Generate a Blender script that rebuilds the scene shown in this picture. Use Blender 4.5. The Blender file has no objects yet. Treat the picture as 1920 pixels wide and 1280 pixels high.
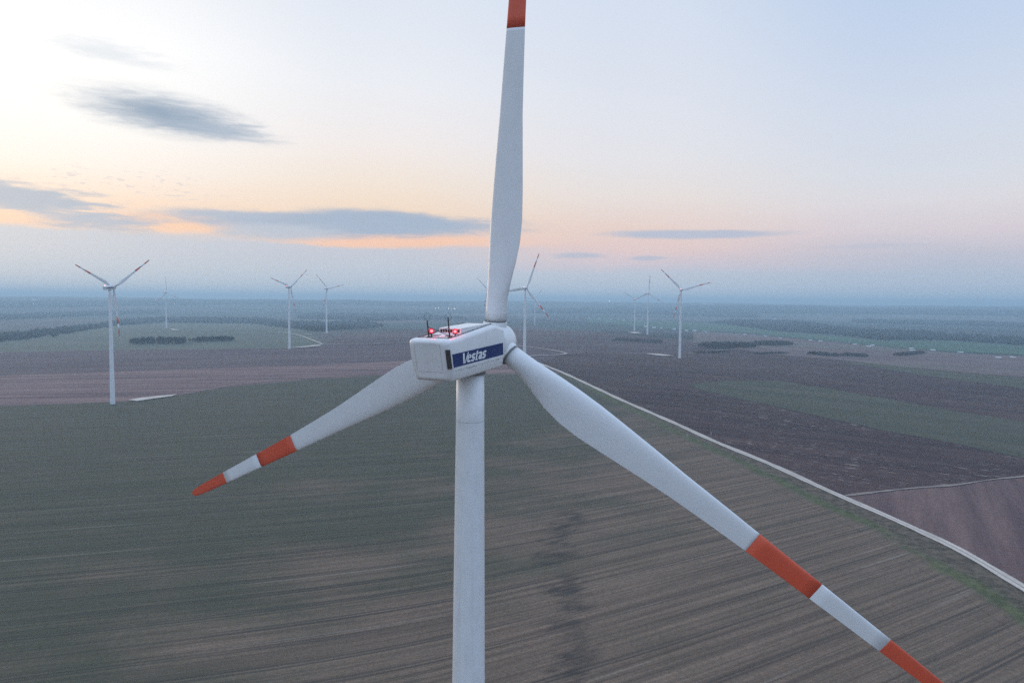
import bpy, bmesh, math, random
import numpy as np
from mathutils import Vector, Matrix
from mathutils.geometry import delaunay_2d_cdt

SC = bpy.context.scene
COL = SC.collection
rnd = random.Random(7)
npr = np.random.default_rng(11)
R = math.radians

# ------------------------------------------------------------------ survey of the place (metres; x east, y ahead, z up)
CZ = 108.896
LENS = 24.9932
PITCH = 0.059197
ROLL = 0.009425
BASE = [-3.494,59.88]
YAW = 0.43444
TILT = 0.04942
PHI = 0.07484
CONE = 0.0429
OH = 4.467
BEND = 0.979
CROP_EDGE = [[56.5,866.4],[77.4,728.1],[101.5,606.8],[118.5,518.5],[133.1,459.2],[147.7,386.3],[161.3,323.4],[165.9,265.7],[164.9,221.7],[157.0,174.8]]
RBF = [[-3.5,59.9,-1.08],[-359.9,637.0,4.37],[-1000.7,2056.2,13.85],[-377.6,1203.7,10.52],[-438.7,1679.9,2.71],[-65.1,1844.7,14.34],[15.4,863.6,1.99],[89.1,2794.3,12.57],[409.6,2380.6,2.0],[343.6,1803.1,7.69],[258.1,1090.4,4.61],[-400.0,150.0,-1.66],[350.0,150.0,-4.83],[0.0,-300.0,-1.05],[-600.0,1000.0,-5.74],[500.0,700.0,3.46],[900.0,1200.0,5.56],[-1100.0,900.0,5.27],[1000.0,500.0,-0.26],[-1500.0,2200.0,-6.45],[1500.0,2200.0,0.36],[0.0,2600.0,-13.3],[700.0,2400.0,-4.34],[-700.0,2500.0,-4.31],[2200.0,1500.0,-0.98],[-2200.0,1500.0,-0.7],[1900.0,800.0,-0.01]]
POLY = {'crop_field': [[-604.3,547.3],[-452.4,624.3],[-403.7,636.8],[-352.1,652.7],[-325.4,685.1],[-290.1,755.1],[-240.4,798.4],[-164.8,842.7],[-84.0,861.4],[0.4,866.9],[56.5,866.4],[63.5,882.7],[85.5,777.9],[104.3,686.9],[120.2,620.5],[133.3,565.8],[146.4,506.1],[163.9,443.1],[175.1,388.5],[185.2,345.5],[192.3,309.4],[193.8,289.9],[193.6,262.6],[194.2,237.1],[190.3,197.6],[220,90],[250,-350],[-600,-350],[-800,200]],'verge': [[56.5,866.4],[77.4,728.1],[101.5,606.8],[118.5,518.5],[133.1,459.2],[147.7,386.3],[161.3,323.4],[165.9,265.7],[164.9,221.7],[192.1,215.6],[194.2,237.1],[193.6,262.6],[193.8,289.9],[192.3,309.4],[185.2,345.5],[175.1,388.5],[163.9,443.1],[146.4,506.1],[133.3,565.8],[120.2,620.5],[104.3,686.9],[85.5,777.9],[63.5,882.7]],'reddish': [[-761.6,801.8],[-610.3,843.7],[-445.2,895.8],[-258.2,953.6],[-136.6,1010.4],[0.3,964.9],[37.7,995.2],[56.9,871.6],[0.4,866.9],[-84.0,861.4],[-164.8,842.7],[-240.4,798.4],[-290.1,755.1],[-325.4,685.1],[-352.1,652.7],[-403.7,636.8],[-452.4,624.3],[-604.3,547.3]],'purple': [[-1008.9,1063.7],[-846.7,1172.3],[-736.7,1209.2],[-494.0,1216.6],[-379.4,1215.9],[-341.9,1281.2],[-189.3,1325.4],[-62.0,1374.0],[37.4,1239.5],[85.0,1127.2],[37.7,995.2],[0.3,964.9],[-136.6,1010.4],[-258.2,953.6],[-445.2,895.8],[-610.3,843.7],[-761.6,801.8]],'fallow': [[-341.9,1281.2],[-370.8,1542.1],[-273.6,1733.2],[-120.5,2665.1],[81.3,2726.1],[210.1,2001.1],[302.7,1680.1],[376.0,1471.7],[436.3,1318.5],[422.5,1276.7],[336.2,1207.6],[221.0,1151.4],[122.4,1161.2],[85.0,1127.2],[37.4,1239.5],[-62.0,1374.0],[-189.3,1325.4]],'hill': [[-1082.2,1141.3],[-1246.5,1315.2],[-1052.9,1458.9],[-1090.6,1687.6],[-1435.0,2582.1],[-1462.2,2950.5],[-1291.2,3070.7],[-1076.7,2986.9],[-790.0,2504.2],[-512.3,1771.1],[-369.0,1375.4],[-341.9,1281.2],[-379.4,1215.9],[-494.0,1216.6],[-736.7,1209.2],[-846.7,1172.3]],'plowed': [[37.5,988.3],[63.5,882.7],[85.5,777.9],[104.3,686.9],[120.2,620.5],[133.3,565.8],[146.4,506.1],[163.9,443.1],[175.1,388.5],[180.5,377.8],[221.6,392.4],[253.9,401.0],[283.4,413.2],[312.0,422.4],[364.2,439.1],[453.6,462.6],[680.1,697.6],[664.0,917.4],[565.5,1014.4],[511.5,1132.3],[433.9,1201.4],[422.5,1276.7],[336.2,1207.6],[221.0,1151.4],[122.4,1161.2],[85.0,1127.2]],'green_strip': [[196.5,787.6],[220.6,811.2],[252.6,828.0],[315.7,834.9],[358.7,752.4],[388.3,675.6],[433.0,595.5],[473.3,502.9],[378.2,400.3],[341.4,467.7],[320.4,512.0],[291.5,552.8],[263.8,615.2],[238.8,672.7],[206.7,738.5]],'thin_strip': [[503.0,1095.1],[525.0,936.1],[579.2,799.2],[628.8,699.1],[705.6,785.5],[655.0,904.9],[561.2,1006.5],[535.3,1077.0]],'pinkish': [[180.5,377.8],[221.6,392.4],[253.9,401.0],[283.4,413.2],[312.0,422.4],[364.2,439.1],[453.6,462.6],[432.3,367.9],[246.1,193.3],[190.3,197.6],[194.2,237.1],[193.6,262.6],[193.8,289.9],[192.3,309.4],[185.2,345.5],[179.9,367.5]],'scrub': [[376.0,1471.7],[609.9,2390.6],[744.9,2270.6],[747.2,1757.3],[777.4,1560.0],[807.9,1413.6],[868.6,1347.4],[943.0,1305.6],[979.4,1092.9],[671.7,747.3],[664.0,917.4],[565.5,1014.4],[511.5,1132.3],[433.9,1201.4],[422.5,1276.7]],'meadow': [[465.4,4445.5],[825.0,3797.0],[974.7,3351.0],[947.8,2520.8],[1011.7,2253.4],[990.3,1896.7],[1221.9,1974.1],[1248.5,1730.4],[1303.4,1456.4],[998.1,1113.8],[967.2,1339.3],[892.1,1384.1],[831.7,1455.5],[805.6,1616.9],[783.5,1842.9],[781.0,2381.2],[638.6,2503.3],[509.2,2830.0],[336.0,3206.4]]}
PATHS = {'track': [[0.2,1134.0],[37.5,988.3],[63.5,882.7],[85.5,777.9],[104.3,686.9],[120.2,620.5],[133.3,565.8],[146.4,506.1],[163.9,443.1],[175.1,388.5],[185.2,345.5],[192.3,309.4],[193.8,289.9],[193.6,262.6],[194.2,237.1],[190.3,197.6]],'field_path': [[180.5,377.8],[221.6,392.4],[253.9,401.0],[283.4,413.2],[312.0,422.4],[364.2,439.1],[453.6,462.6]],'loop_a': [[0.1,1279.5],[37.4,1239.5],[71.3,1181.9],[84.6,1145.5],[85.0,1127.2],[71.0,1107.5],[41.4,1095.0],[20.5,1075.9]],'edge_a': [[57.2,876.8],[0.4,877.4],[-84.8,869.1],[-166.7,852.6],[-243.1,807.4],[-293.2,763.2],[-322.3,695.3]],'track_b': [[-578.0,1748.5],[-516.3,1655.8],[-454.7,1535.9],[-396.9,1408.1],[-345.2,1293.6]],'track_c': [[-376.6,1215.7],[-361.1,1247.6],[-345.2,1293.6],[-273.9,1301.4],[-186.1,1338.6],[-102.9,1369.8]],'track_d': [[-466.4,1599.9],[-450.9,1643.9],[-433.3,1666.5]],'scrub_path': [[289.6,1166.0],[356.1,1245.6],[436.3,1318.5],[511.0,1387.2],[599.2,1423.3]]}
PADS = {'a': [[-356.1,655.7],[-351.8,668.3],[-339.2,681.5],[-327.5,691.7],[-326.4,678.5],[-336.3,665.5],[-344.2,649.9]],'b': [[-942.5,1948.2],[-937.6,1968.8],[-874.7,1868.9],[-892.2,1870.2]],'c': [[-379.4,1215.9],[-370.2,1237.1],[-345.2,1275.4],[-337.4,1257.2],[-359.2,1225.1]],'d': [[216.5,1150.5],[239.1,1155.1],[256.8,1121.8],[235.7,1117.6]],'e': [[310.2,1913.9],[354.2,2052.4],[349.0,1905.7],[314.2,1820.0]]}
WOODS = {'a': [[-1121.4,1285.2],[-1199.0,1661.8],[-1264.0,1956.4],[-1617.8,2911.7],[-1688.7,3408.3],[-1243.8,3451.0],[-875.8,2915.2],[-631.8,3114.6],[-482.0,2672.5],[-477.5,1765.4],[-610.2,2030.6],[-1008.8,2798.4],[-1402.6,2830.1],[-1369.5,2464.2],[-1032.6,1597.6],[-1040.7,1442.0],[-1035.1,1186.0]],'b': [[980.2,3441.3],[1306.2,4149.9],[1586.5,3919.1],[1342.5,2982.9],[1318.4,2583.4],[1436.1,2517.5],[1429.0,2293.1],[1504.5,2086.6],[1601.3,1790.6],[1395.3,1559.4],[1288.8,1786.4],[1242.8,2008.0],[1031.6,1976.1],[1050.8,2340.8],[965.1,2567.1]],'c': [[1708.5,6923.1],[2990.7,7401.5],[3538.8,6387.5],[4049.1,5631.6],[4510.4,4854.9],[4056.6,4364.7],[3572.5,4966.7],[2674.9,5580.3],[1805.2,5479.3],[1543.8,6253.6]],'d': [[-4422.8,5084.6],[-3487.4,6118.7],[-3149.2,7497.3],[-2588.7,7841.5],[-2228.0,6748.0],[-2767.7,5589.9],[-3412.6,4738.8],[-3659.9,4205.6]],'e': [[-2760.5,7509.6],[-1945.3,8097.7],[-711.5,7869.9],[-593.7,6568.8],[-1575.3,6556.5],[-2337.5,6357.8]],'f': [[-1415.6,4713.8],[-579.2,4813.5],[-239.6,3972.8],[-637.1,3261.3],[-1088.6,3624.0]],'g': [[176.3,5966.5],[1157.2,6450.4],[1829.9,5311.8],[1637.9,4752.5],[967.4,5388.0],[156.9,5299.5]],'h': [[-2505.0,2876.4],[-2630.8,3651.2],[-2593.0,4319.2],[-2361.3,4767.7],[-2197.0,4435.5],[-2287.4,3809.5],[-2147.2,2979.3],[-2080.3,2387.9]],'i': [[2149.2,4480.5],[2690.5,4272.5],[3097.3,3469.7],[2573.0,2881.4],[2273.6,3609.0],[1889.0,3936.9]]}
GROVES = [[[-733.1,1356.1],[-627.7,1342.4],38,13],[[-633.2,1399.3],[-556.5,1402.1],30,10.5],[[366.5,1295.9],[475.2,1359.1],45,11],[[505.5,1430.7],[586.7,1467.1],35,10],[[507.3,1221.3],[535.8,1176.7],18,6.5],[[556.3,1192.2],[596.1,1182.2],18,6.5],[[674.6,1224.8],[768.9,1313.9],16,6],[[199.4,1434.1],[296.3,1407.7],70,5],[[309.1,1190.5],[375.7,1217.8],10,3.5],[[414.1,1196.2],[479.0,1224.4],10,3.5]]
SHEDS = [[666.9,2468.9],[644.6,2359.6],[725.1,2210.2],[722.4,2021.1],[716.1,1895.5],[753.4,1790.8],[754.3,1734.1],[773.0,1599.6],[761.0,1513.2],[797.8,1570.2],[828.5,1471.3],[784.7,1389.4],[847.9,1429.1],[870.6,1376.5],[852.7,1242.6],[889.6,1259.1],[1652.0,4471.6],[601.2,5512.5],[467.8,4313.9],[514.4,4192.4],[570.0,4072.2],[596.2,3809.5],[648.1,3590.0],[522.1,2785.4],[537.8,2696.1],[558.0,2657.1],[587.3,2575.4],[597.4,2434.7],[629.0,2450.9],[383.6,4276.6],[215.4,4823.1],[377.4,4767.8]]
LIGHTS = [[-617.8,5741.2],[-607.3,5847.5],[-507.3,5661.0],[-490.8,5715.8],[-461.5,5672.2],[1150.1,8469.1]]
BRIGHT = [[2056.5,7473.1],[-4055.2,6036.1]]
POSTS = [[129.9,520.0],[149.7,527.4]]
DARK = [[30.7,341.0],[22.0,308.0],[19.1,280.7],[20.6,257.9],[22.1,240.4],[17.9,221.3],[20.3,209.8],[18.7,200.7],[18.4,188.4]]
FAR = [[-359.9,637.0,12,57],[-1000.7,2056.2,18,-5],[-377.6,1203.7,22,50],[-438.7,1679.9,19,-42],[-65.1,1844.7,20,-44],[15.4,863.6,20,21],[89.1,2794.3,20,35],[409.6,2380.6,21,-58],[343.6,1803.1,20,4],[258.1,1090.4,20,-45]]


def lin(r, g, b):
    f = lambda c: c / 12.92 if c <= 0.04045 else ((c + 0.055) / 1.055) ** 2.4
    return (f(r / 255), f(g / 255), f(b / 255), 1.0)


# ------------------------------------------------------------------ camera
cd = bpy.data.cameras.new('camera')
cam = bpy.data.objects.new('camera', cd)
COL.objects.link(cam)
cd.sensor_width = 36.0
cd.lens = LENS
cd.clip_start = 0.5
cd.clip_end = 120000.0
cam.matrix_world = (Matrix.Translation((0, 0, CZ)) @ Matrix.Rotation(math.pi / 2 - PITCH, 4, 'X')
                    @ Matrix.Rotation(ROLL, 4, 'Z'))
SC.camera = cam

# ------------------------------------------------------------------ world
SUN_AZ, SUN_EL = -38.0, 9.0


class NT:
    """small helper to write node maths as expressions"""

    def __init__(self, tree):
        self.t = tree

    def node(self, typ, **kw):
        n = self.t.nodes.new(typ)
        for k, v in kw.items():
            setattr(n, k, v)
        return n

    def link(self, a, b):
        if isinstance(a, (int, float)):
            b.default_value = a
        elif isinstance(a, (tuple, list)):
            b.default_value = a
        else:
            self.t.links.new(a, b)

    def m(self, op, a, b=None, c=None, clamp=False):
        n = self.node('ShaderNodeMath', operation=op, use_clamp=clamp)
        self.link(a, n.inputs[0])
        if b is not None:
            self.link(b, n.inputs[1])
        if c is not None:
            self.link(c, n.inputs[2])
        return n.outputs[0]

    def add(self, a, b): return self.m('ADD', a, b)
    def sub(self, a, b): return self.m('SUBTRACT', a, b)
    def mul(self, a, b): return self.m('MULTIPLY', a, b)
    def div(self, a, b): return self.m('DIVIDE', a, b)
    def mad(self, a, b, c): return self.m('MULTIPLY_ADD', a, b, c)

    def ss(self, x, a, b, lo=0.0, hi=1.0):
        n = self.node('ShaderNodeMapRange', interpolation_type='SMOOTHSTEP')
        self.link(x, n.inputs['Value'])
        n.inputs['From Min'].default_value = a
        n.inputs['From Max'].default_value = b
        n.inputs['To Min'].default_value = lo
        n.inputs['To Max'].default_value = hi
        return n.outputs[0]

    def xyz(self, x, y, z=0.0):
        n = self.node('ShaderNodeCombineXYZ')
        for i, v in enumerate((x, y, z)):
            self.link(v, n.inputs[i])
        return n.outputs[0]

    def sep(self, v):
        n = self.node('ShaderNodeSeparateXYZ')
        self.link(v, n.inputs[0])
        return n.outputs

    def noise(self, vec, scale=1.0, detail=3.0, rough=0.5, dist=0.0):
        n = self.node('ShaderNodeTexNoise')
        self.link(vec, n.inputs['Vector'])
        n.inputs['Scale'].default_value = scale
        n.inputs['Detail'].default_value = detail
        n.inputs['Roughness'].default_value = rough
        n.inputs['Distortion'].default_value = dist
        return n.outputs[0]

    def mix(self, fac, a, b, blend='MIX'):
        n = self.node('ShaderNodeMix', data_type='RGBA', blend_type=blend)
        self.link(fac, n.inputs[0])
        self.link(a, n.inputs[6])
        self.link(b, n.inputs[7])
        return n.outputs[2]

    def ramp(self, fac, stops, interp='LINEAR'):
        n = self.node('ShaderNodeValToRGB')
        cr = n.color_ramp
        cr.interpolation = interp
        while len(cr.elements) < len(stops):
            cr.elements.new(0.5)
        for e, (p, c) in zip(cr.elements, stops):
            e.position = p
        for e, (p, c) in zip(cr.elements, stops):
            e.color = c
        self.link(fac, n.inputs[0])
        return n.outputs[0]


world = bpy.data.worlds.new('World')
SC.world = world
world.use_nodes = True
wt = world.node_tree
wt.nodes.clear()
W = NT(wt)
gdir = W.node('ShaderNodeTexCoord').outputs['Generated']
dx, dy, dz = W.sep(gdir)
DEG = 57.29578
el = W.mul(W.m('ARCSINE', dz), DEG)
az = W.mul(W.m('ARCTAN2', dx, dy), DEG)
# angle round the compass from the sunset
da = W.m('ABSOLUTE', W.m('WRAP', W.sub(az, SUN_AZ), 180.0, -180.0))
# streaky warp for cloud edges (in degrees)
wv = W.xyz(W.mul(az, 0.16), W.mul(el, 1.0), 0.0)
n_soft = W.sub(W.noise(wv, 0.55, 4.0, 0.55), 0.5)
n_fine = W.sub(W.noise(W.xyz(W.mul(az, 0.45), W.mul(el, 2.2), 3.0), 1.0, 5.0, 0.6), 0.5)
n_wisp = W.sub(W.noise(W.xyz(W.mul(az, 0.30), W.mul(el, 1.9), 6.0), 1.0, 7.0, 0.68, 0.5), 0.5)
# the low stratus bank has an uneven upper edge
bankw = W.mul(W.ss(el, 1.0, 3.0), W.ss(el, 8.5, 5.5))
elw = W.add(el, W.mul(bankw, W.add(W.mul(n_soft, 1.6), W.mul(n_fine, 0.5))))
fac = W.m('DIVIDE', W.add(elw, 2.0), 92.0, clamp=True)
# spread the low degrees over more of the ramp
fac = W.m('POWER', fac, 0.5)


def st(*rows):
    return [(math.sqrt((e + 2) / 92.0), lin(*c)) for e, c in rows]


ZEN = (228, 252, 286)
rampA = st((-1, (172, 190, 208)), (0.4, (196, 207, 218)), (2, (198, 207, 218)), (4.35, (200, 206, 217)), (4.75, (252, 213, 184)),
           (6.5, (252, 225, 203)), (9, (252, 243, 235)), (12, (253, 252, 250)), (17, (258, 258, 258)), (21, (247, 249, 252)),
           (30, (236, 242, 250)), (52, (238, 251, 274)), (90, ZEN))
rampB = st((-1, (172, 190, 208)), (0.4, (196, 207, 218)), (2, (200, 207, 218)), (3.9, (204, 206, 216)), (4.4, (252, 210, 184)),
           (6.5, (249, 222, 196)), (9, (247, 232, 217)), (12, (245, 238, 236)), (16, (238, 240, 245)), (23, (224, 232, 244)),
           (35, (218, 229, 244)), (60, (230, 249, 276)), (90, ZEN))
rampC = st((-1, (168, 187, 207)), (0.4, (192, 204, 217)), (2.1, (198, 205, 217)), (2.6, (216, 205, 213)), (4, (235, 208, 204)),
           (5.5, (238, 213, 203)), (8, (237, 227, 222)), (11, (232, 231, 235)), (15, (226, 230, 239)), (23, (213, 224, 241)),
           (40, (212, 235, 267)), (90, ZEN))
rampD = st((-1, (160, 180, 204)), (0.4, (182, 197, 214)), (2, (188, 197, 213)), (3.4, (202, 200, 212)), (5, (222, 211, 217)),
           (7, (226, 222, 227)), (9, (220, 224, 232)), (13, (212, 221, 236)), (19, (197, 213, 237)), (23, (188, 208, 235)),
           (45, (208, 234, 270)), (90, ZEN))
rampE = st((-1, (156, 176, 202)), (0, (162, 181, 206)), (3, (182, 193, 214)), (7, (206, 208, 222)), (13, (200, 213, 234)),
           (25, (192, 222, 264)), (50, (210, 238, 278)), (90, ZEN))
cA, cB, cC, cD, cE = [W.ramp(fac, s, 'LINEAR') for s in (rampA, rampB, rampC, rampD, rampE)]
c = W.mix(W.ss(da, 8, 27), cA, cB)
c = W.mix(W.ss(da, 27, 48), c, cC)
c = W.mix(W.ss(da, 48, 67), c, cD)
c = W.mix(W.ss(da, 70, 150), c, cE)


def blob(a0, e0, ha, he, tilt, soft=0.5, rag=1.0):
    """1 inside an elongated cloud at azimuth a0, elevation e0 (degrees), ragged towards its edge"""
    u = W.sub(az, a0)
    v = W.sub(el, e0)
    t = math.tan(R(tilt))
    v = W.sub(v, W.mul(u, t))
    v = W.add(v, W.mul(n_soft, 1.1 * rag))
    v = W.add(v, W.mul(n_fine, 0.55 * rag))
    u = W.add(u, W.mul(n_fine, 4.5 * rag))
    d = W.m('SQRT', W.add(W.m('POWER', W.div(W.m('ABSOLUTE', u), ha), 2.0), W.m('POWER', W.div(W.m('ABSOLUTE', v), he), 2.0)))
    m_ = W.ss(d, 1.12, 1.0 - soft)
    # wisps and torn edges where the cloud thins out
    thin = W.mul(W.mul(m_, W.sub(1.0, m_)), 4.0)
    return W.m('ADD', m_, W.mul(W.mul(n_wisp, thin), 1.5 * max(0.7, rag)), clamp=True)


def over(c, mask, colour, amount):
    return W.mix(W.mul(mask, amount), c, lin(*colour))


# glowing gaps, then grey cloud in front of them
c = over(c, blob(-10.2, 4.55, 9.5, 0.75, 0.0, 0.5, 0.5), (255, 207, 178), 0.95)
c = over(c, blob(-24.5, 5.25, 5.5, 0.7, -2.0, 0.5, 0.8), (255, 210, 178), 0.8)
c = over(c, blob(-25.8, 12.75, 7.0, 1.75, -4.0, 0.98, 0.8), (132, 156, 182), 0.97)
c = over(c, blob(-22.3, 12.1, 5.5, 1.0, -7.0, 0.98, 1.2), (160, 178, 198), 0.75)
c = over(c, blob(-29.0, 16.3, 5.0, 1.0, -4.0, 0.98, 1.5), (206, 216, 227), 0.5)
c = over(c, blob(-34.5, 20.8, 3.0, 0.7, -5.0, 0.95, 1.3), (224, 230, 236), 0.35)
c = over(c, blob(-35.2, 6.35, 6.8, 1.25, -2.5, 0.6, 1.9), (166, 182, 202), 0.95)
c = over(c, blob(-30.0, 5.05, 5.0, 0.8, -2.5, 0.75, 1.7), (172, 186, 206), 0.9)
c = over(c, blob(-13.0, 5.75, 15.5, 1.1, 0.0, 0.5, 1.0), (170, 184, 205), 0.97)
c = over(c, blob(-11.5, 6.0, 7.5, 1.15, -1.0, 0.6, 0.9), (168, 183, 204), 0.95)
c = over(c, blob(-18.0, 5.0, 6.0, 0.8, 0.0, 0.7, 0.9), (192, 200, 213), 0.85)
c = over(c, blob(-21.5, 6.1, 4.5, 0.35, 0.0, 0.6, 0.9), (176, 188, 206), 0.8)
c = over(c, blob(-18.5, 4.7, 5.0, 0.5, 1.0, 0.8, 1.4), (190, 198, 212), 0.7)
c = over(c, blob(14.2, 5.15, 8.0, 0.42, -0.3, 0.5, 0.35), (186, 194, 212), 0.9)
c = over(c, blob(5.3, 3.5, 2.4, 0.3, 0.0, 0.6, 0.4), (190, 194, 210), 0.8)
c = over(c, blob(10.6, 3.3, 1.7, 0.26, 1.0, 0.6, 0.4), (190, 194, 210), 0.8)
c = over(c, blob(27.0, 4.0, 5.0, 0.22, 0.0, 0.8, 0.5), (196, 198, 213), 0.5)
# small fleecy flecks over the left bank
fl = W.noise(W.xyz(W.mul(az, 0.8), W.mul(el, 3.2), 9.0), 1.6, 4.0, 0.6)
fl = W.mul(W.ss(fl, 0.56, 0.66), W.mul(W.mul(W.ss(az, -36, -31), W.ss(az, -20, -25)), W.mul(W.ss(el, 6.2, 7.2), W.ss(el, 9.4, 8.0))))
c = over(c, fl, (208, 206, 210), 0.6)

sky = W.node('ShaderNodeTexSky', sky_type='NISHITA')
sky.sun_disc = False
sky.sun_elevation = R(SUN_EL)
sky.sun_rotation = R(SUN_AZ)
sky.dust_density = 3.0
sky.ozone_density = 2.0
bg_s = W.node('ShaderNodeBackground')
W.link(sky.outputs[0], bg_s.inputs[0])
bg_s.inputs[1].default_value = 0.05
bg_c = W.node('ShaderNodeBackground')
W.link(c, bg_c.inputs[0])
bg_c.inputs[1].default_value = 0.88
mx = W.node('ShaderNodeMixShader')
mx.inputs[0].default_value = 0.95
W.link(bg_s.outputs[0], mx.inputs[1])
W.link(bg_c.outputs[0], mx.inputs[2])
wo = W.node('ShaderNodeOutputWorld')
W.link(mx.outputs[0], wo.inputs['Surface'])
world.cycles.sampling_method = 'MANUAL'
world.cycles.sample_map_resolution = 1024

# ------------------------------------------------------------------ sun, low and veiled by the bank of cloud
sl = bpy.data.lights.new('sun', 'SUN')
sl.energy = 0.5
sl.angle = R(14)
sl.color = (1.0, 0.80, 0.62)
sun = bpy.data.objects.new('sun', sl)
COL.objects.link(sun)
sv = Vector((math.sin(R(SUN_AZ)) * math.cos(R(SUN_EL)), math.cos(R(SUN_AZ)) * math.cos(R(SUN_EL)), math.sin(R(SUN_EL))))
sun.rotation_euler = sv.to_track_quat('Z', 'Y').to_euler()
sun.location = (-200, 200, 300)

SC.view_settings.view_transform = 'Standard'
SC.view_settings.look = 'None'
SC.view_settings.exposure = 0.24
SC.view_settings.gamma = 1.0
SC.view_settings.use_curve_mapping = False
SC.render.engine = 'CYCLES'
SC.cycles.use_denoising = False
SC.cycles.volume_bounces = 2
SC.cycles.max_bounces = 6
SC.cycles.use_adaptive_sampling = True
SC.cycles.adaptive_threshold = 0.01


# ------------------------------------------------------------------ materials
def mat(name, build):
    m = bpy.data.materials.new(name)
    m.use_nodes = True
    m.node_tree.nodes.clear()
    n = NT(m.node_tree)
    out = n.node('ShaderNodeOutputMaterial')
    b = n.node('ShaderNodeBsdfPrincipled')
    n.link(b.outputs[0], out.inputs['Surface'])
    build(n, b, out)
    return m


def pos(n):
    return n.node('ShaderNodeNewGeometry').outputs['Position']


def objco(n):
    return n.node('ShaderNodeTexCoord').outputs['Object']


def rgb(*c):
    return (c[0], c[1], c[2], 1.0)


def plain(name, c, rough=0.5, metal=0.0, var=0.12, scale=3.0, spec=0.5):
    def b(n, p, o):
        v = n.noise(objco(n), scale, 4.0, 0.6)
        col = n.mix(v, rgb(*[x * (1 - var) for x in c]), rgb(*[min(1, x * (1 + var)) for x in c]))
        n.link(col, p.inputs['Base Color'])
        p.inputs['Roughness'].default_value = rough
        p.inputs['Metallic'].default_value = metal
        p.inputs['Specular IOR Level'].default_value = spec
    return mat(name, b)


def painted(name, c, rough=0.38, dirt=(0.30, 0.29, 0.27), amount=0.25, streak=(1.6, 1.6, 0.10)):
    """gloss paint with rain streaks and a little grime"""
    def b(n, p, o):
        x, y, z = n.sep(objco(n))
        v = n.xyz(n.mul(x, streak[0]), n.mul(y, streak[1]), n.mul(z, streak[2]))
        s = n.ss(n.noise(v, 1.0, 5.0, 0.65), 0.48, 0.78)
        g = n.ss(n.noise(objco(n), 0.9, 4.0, 0.6), 0.40, 0.75)
        k = n.mul(n.add(n.mul(s, 0.7), n.mul(g, 0.4)), amount)
        n.link(n.mix(k, rgb(*c), rgb(*dirt)), p.inputs['Base Color'])
        n.link(n.mad(k, 0.4, rough), p.inputs['Roughness'])
    return mat(name, b)


M = {}
M['white'] = painted('white_paint', (0.82, 0.82, 0.81))
M['tower'] = painted('tower_paint', (0.80, 0.81, 0.81), 0.42, amount=0.32, streak=(2.2, 2.2, 0.05))
M['gel'] = painted('blade_gelcoat', (0.80, 0.81, 0.81), 0.42, amount=0.14, streak=(0.8, 0.8, 0.12))
M['red'] = painted('red_paint', (0.74, 0.105, 0.045), 0.45, dirt=(0.35, 0.07, 0.05), amount=0.3)
M['blue'] = painted('blue_paint', (0.001, 0.019, 0.125), 0.65, dirt=(0.004, 0.022, 0.10), amount=0.3)
M['letter'] = plain('letter_white', (0.80, 0.81, 0.82), 0.45, var=0.03)
M['dark'] = plain('dark_steel', (0.035, 0.035, 0.04), 0.5, 0.3)
M['vent'] = plain('vent_dark', (0.035, 0.028, 0.024), 0.7)
M['rubber'] = plain('seal_grey', (0.17, 0.17, 0.175), 0.7)
M['seam'] = plain('seam_grey', (0.20, 0.20, 0.205), 0.6)
M['seam_l'] = plain('seam_pale', (0.55, 0.57, 0.58), 0.6)
M['wire'] = plain('wire_steel', (0.10, 0.13, 0.14), 0.45, 0.6)
M['rail'] = plain('rail_steel', (0.16, 0.15, 0.14), 0.5, 0.4)
M['gravel'] = None
M['shed_w'] = plain('shed_white', (0.66, 0.67, 0.68), 0.5, var=0.05)


def lamp_core(n, p, o):
    e = n.node('ShaderNodeEmission')
    e.inputs[0].default_value = (1.0, 0.30, 0.34, 1)
    e.inputs[1].default_value = 9.0
    n.link(e.outputs[0], o.inputs['Surface'])


def lamp_glass(n, p, o):
    t = n.node('ShaderNodeBsdfTransparent')
    t.inputs[0].default_value = (1.0, 0.35, 0.38, 1)
    e = n.node('ShaderNodeEmission')
    e.inputs[0].default_value = (1.0, 0.015, 0.06, 1)
    e.inputs[1].default_value = 0.95
    x = n.node('ShaderNodeMixShader')
    x.inputs[0].default_value = 0.55
    n.link(t.outputs[0], x.inputs[1])
    n.link(e.outputs[0], x.inputs[2])
    n.link(x.outputs[0], o.inputs['Surface'])


M['core'] = mat('beacon_bulb', lamp_core)
M['glass'] = mat('beacon_red_glass', lamp_glass)


def glow(name, c, s):
    def b(n, p, o):
        e = n.node('ShaderNodeEmission')
        e.inputs[0].default_value = (*c, 1)
        e.inputs[1].default_value = s
        n.link(e.outputs[0], o.inputs['Surface'])
    return mat(name, b)


M['flood'] = glow('floodlight_glow', (1.0, 0.86, 0.70), 5.0)
M['far_beacon'] = glow('far_beacon_glow', (1.0, 0.22, 0.20), 3.0)


# ---- ground covers; all in world metres
def rowphase(n, P):
    """distance across the drill rows of the near field; the rows bend on the slope by the tower"""
    x, y, z = n.sep(P)
    t = n.add(x, 30.0)
    soft = n.mul(n.add(n.m('SQRT', n.mad(t, t, 1600.0)), t), 0.5)
    ph = n.sub(n.sub(y, n.mul(x, 0.30)), n.mul(soft, 0.30))
    return x, y, ph


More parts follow.
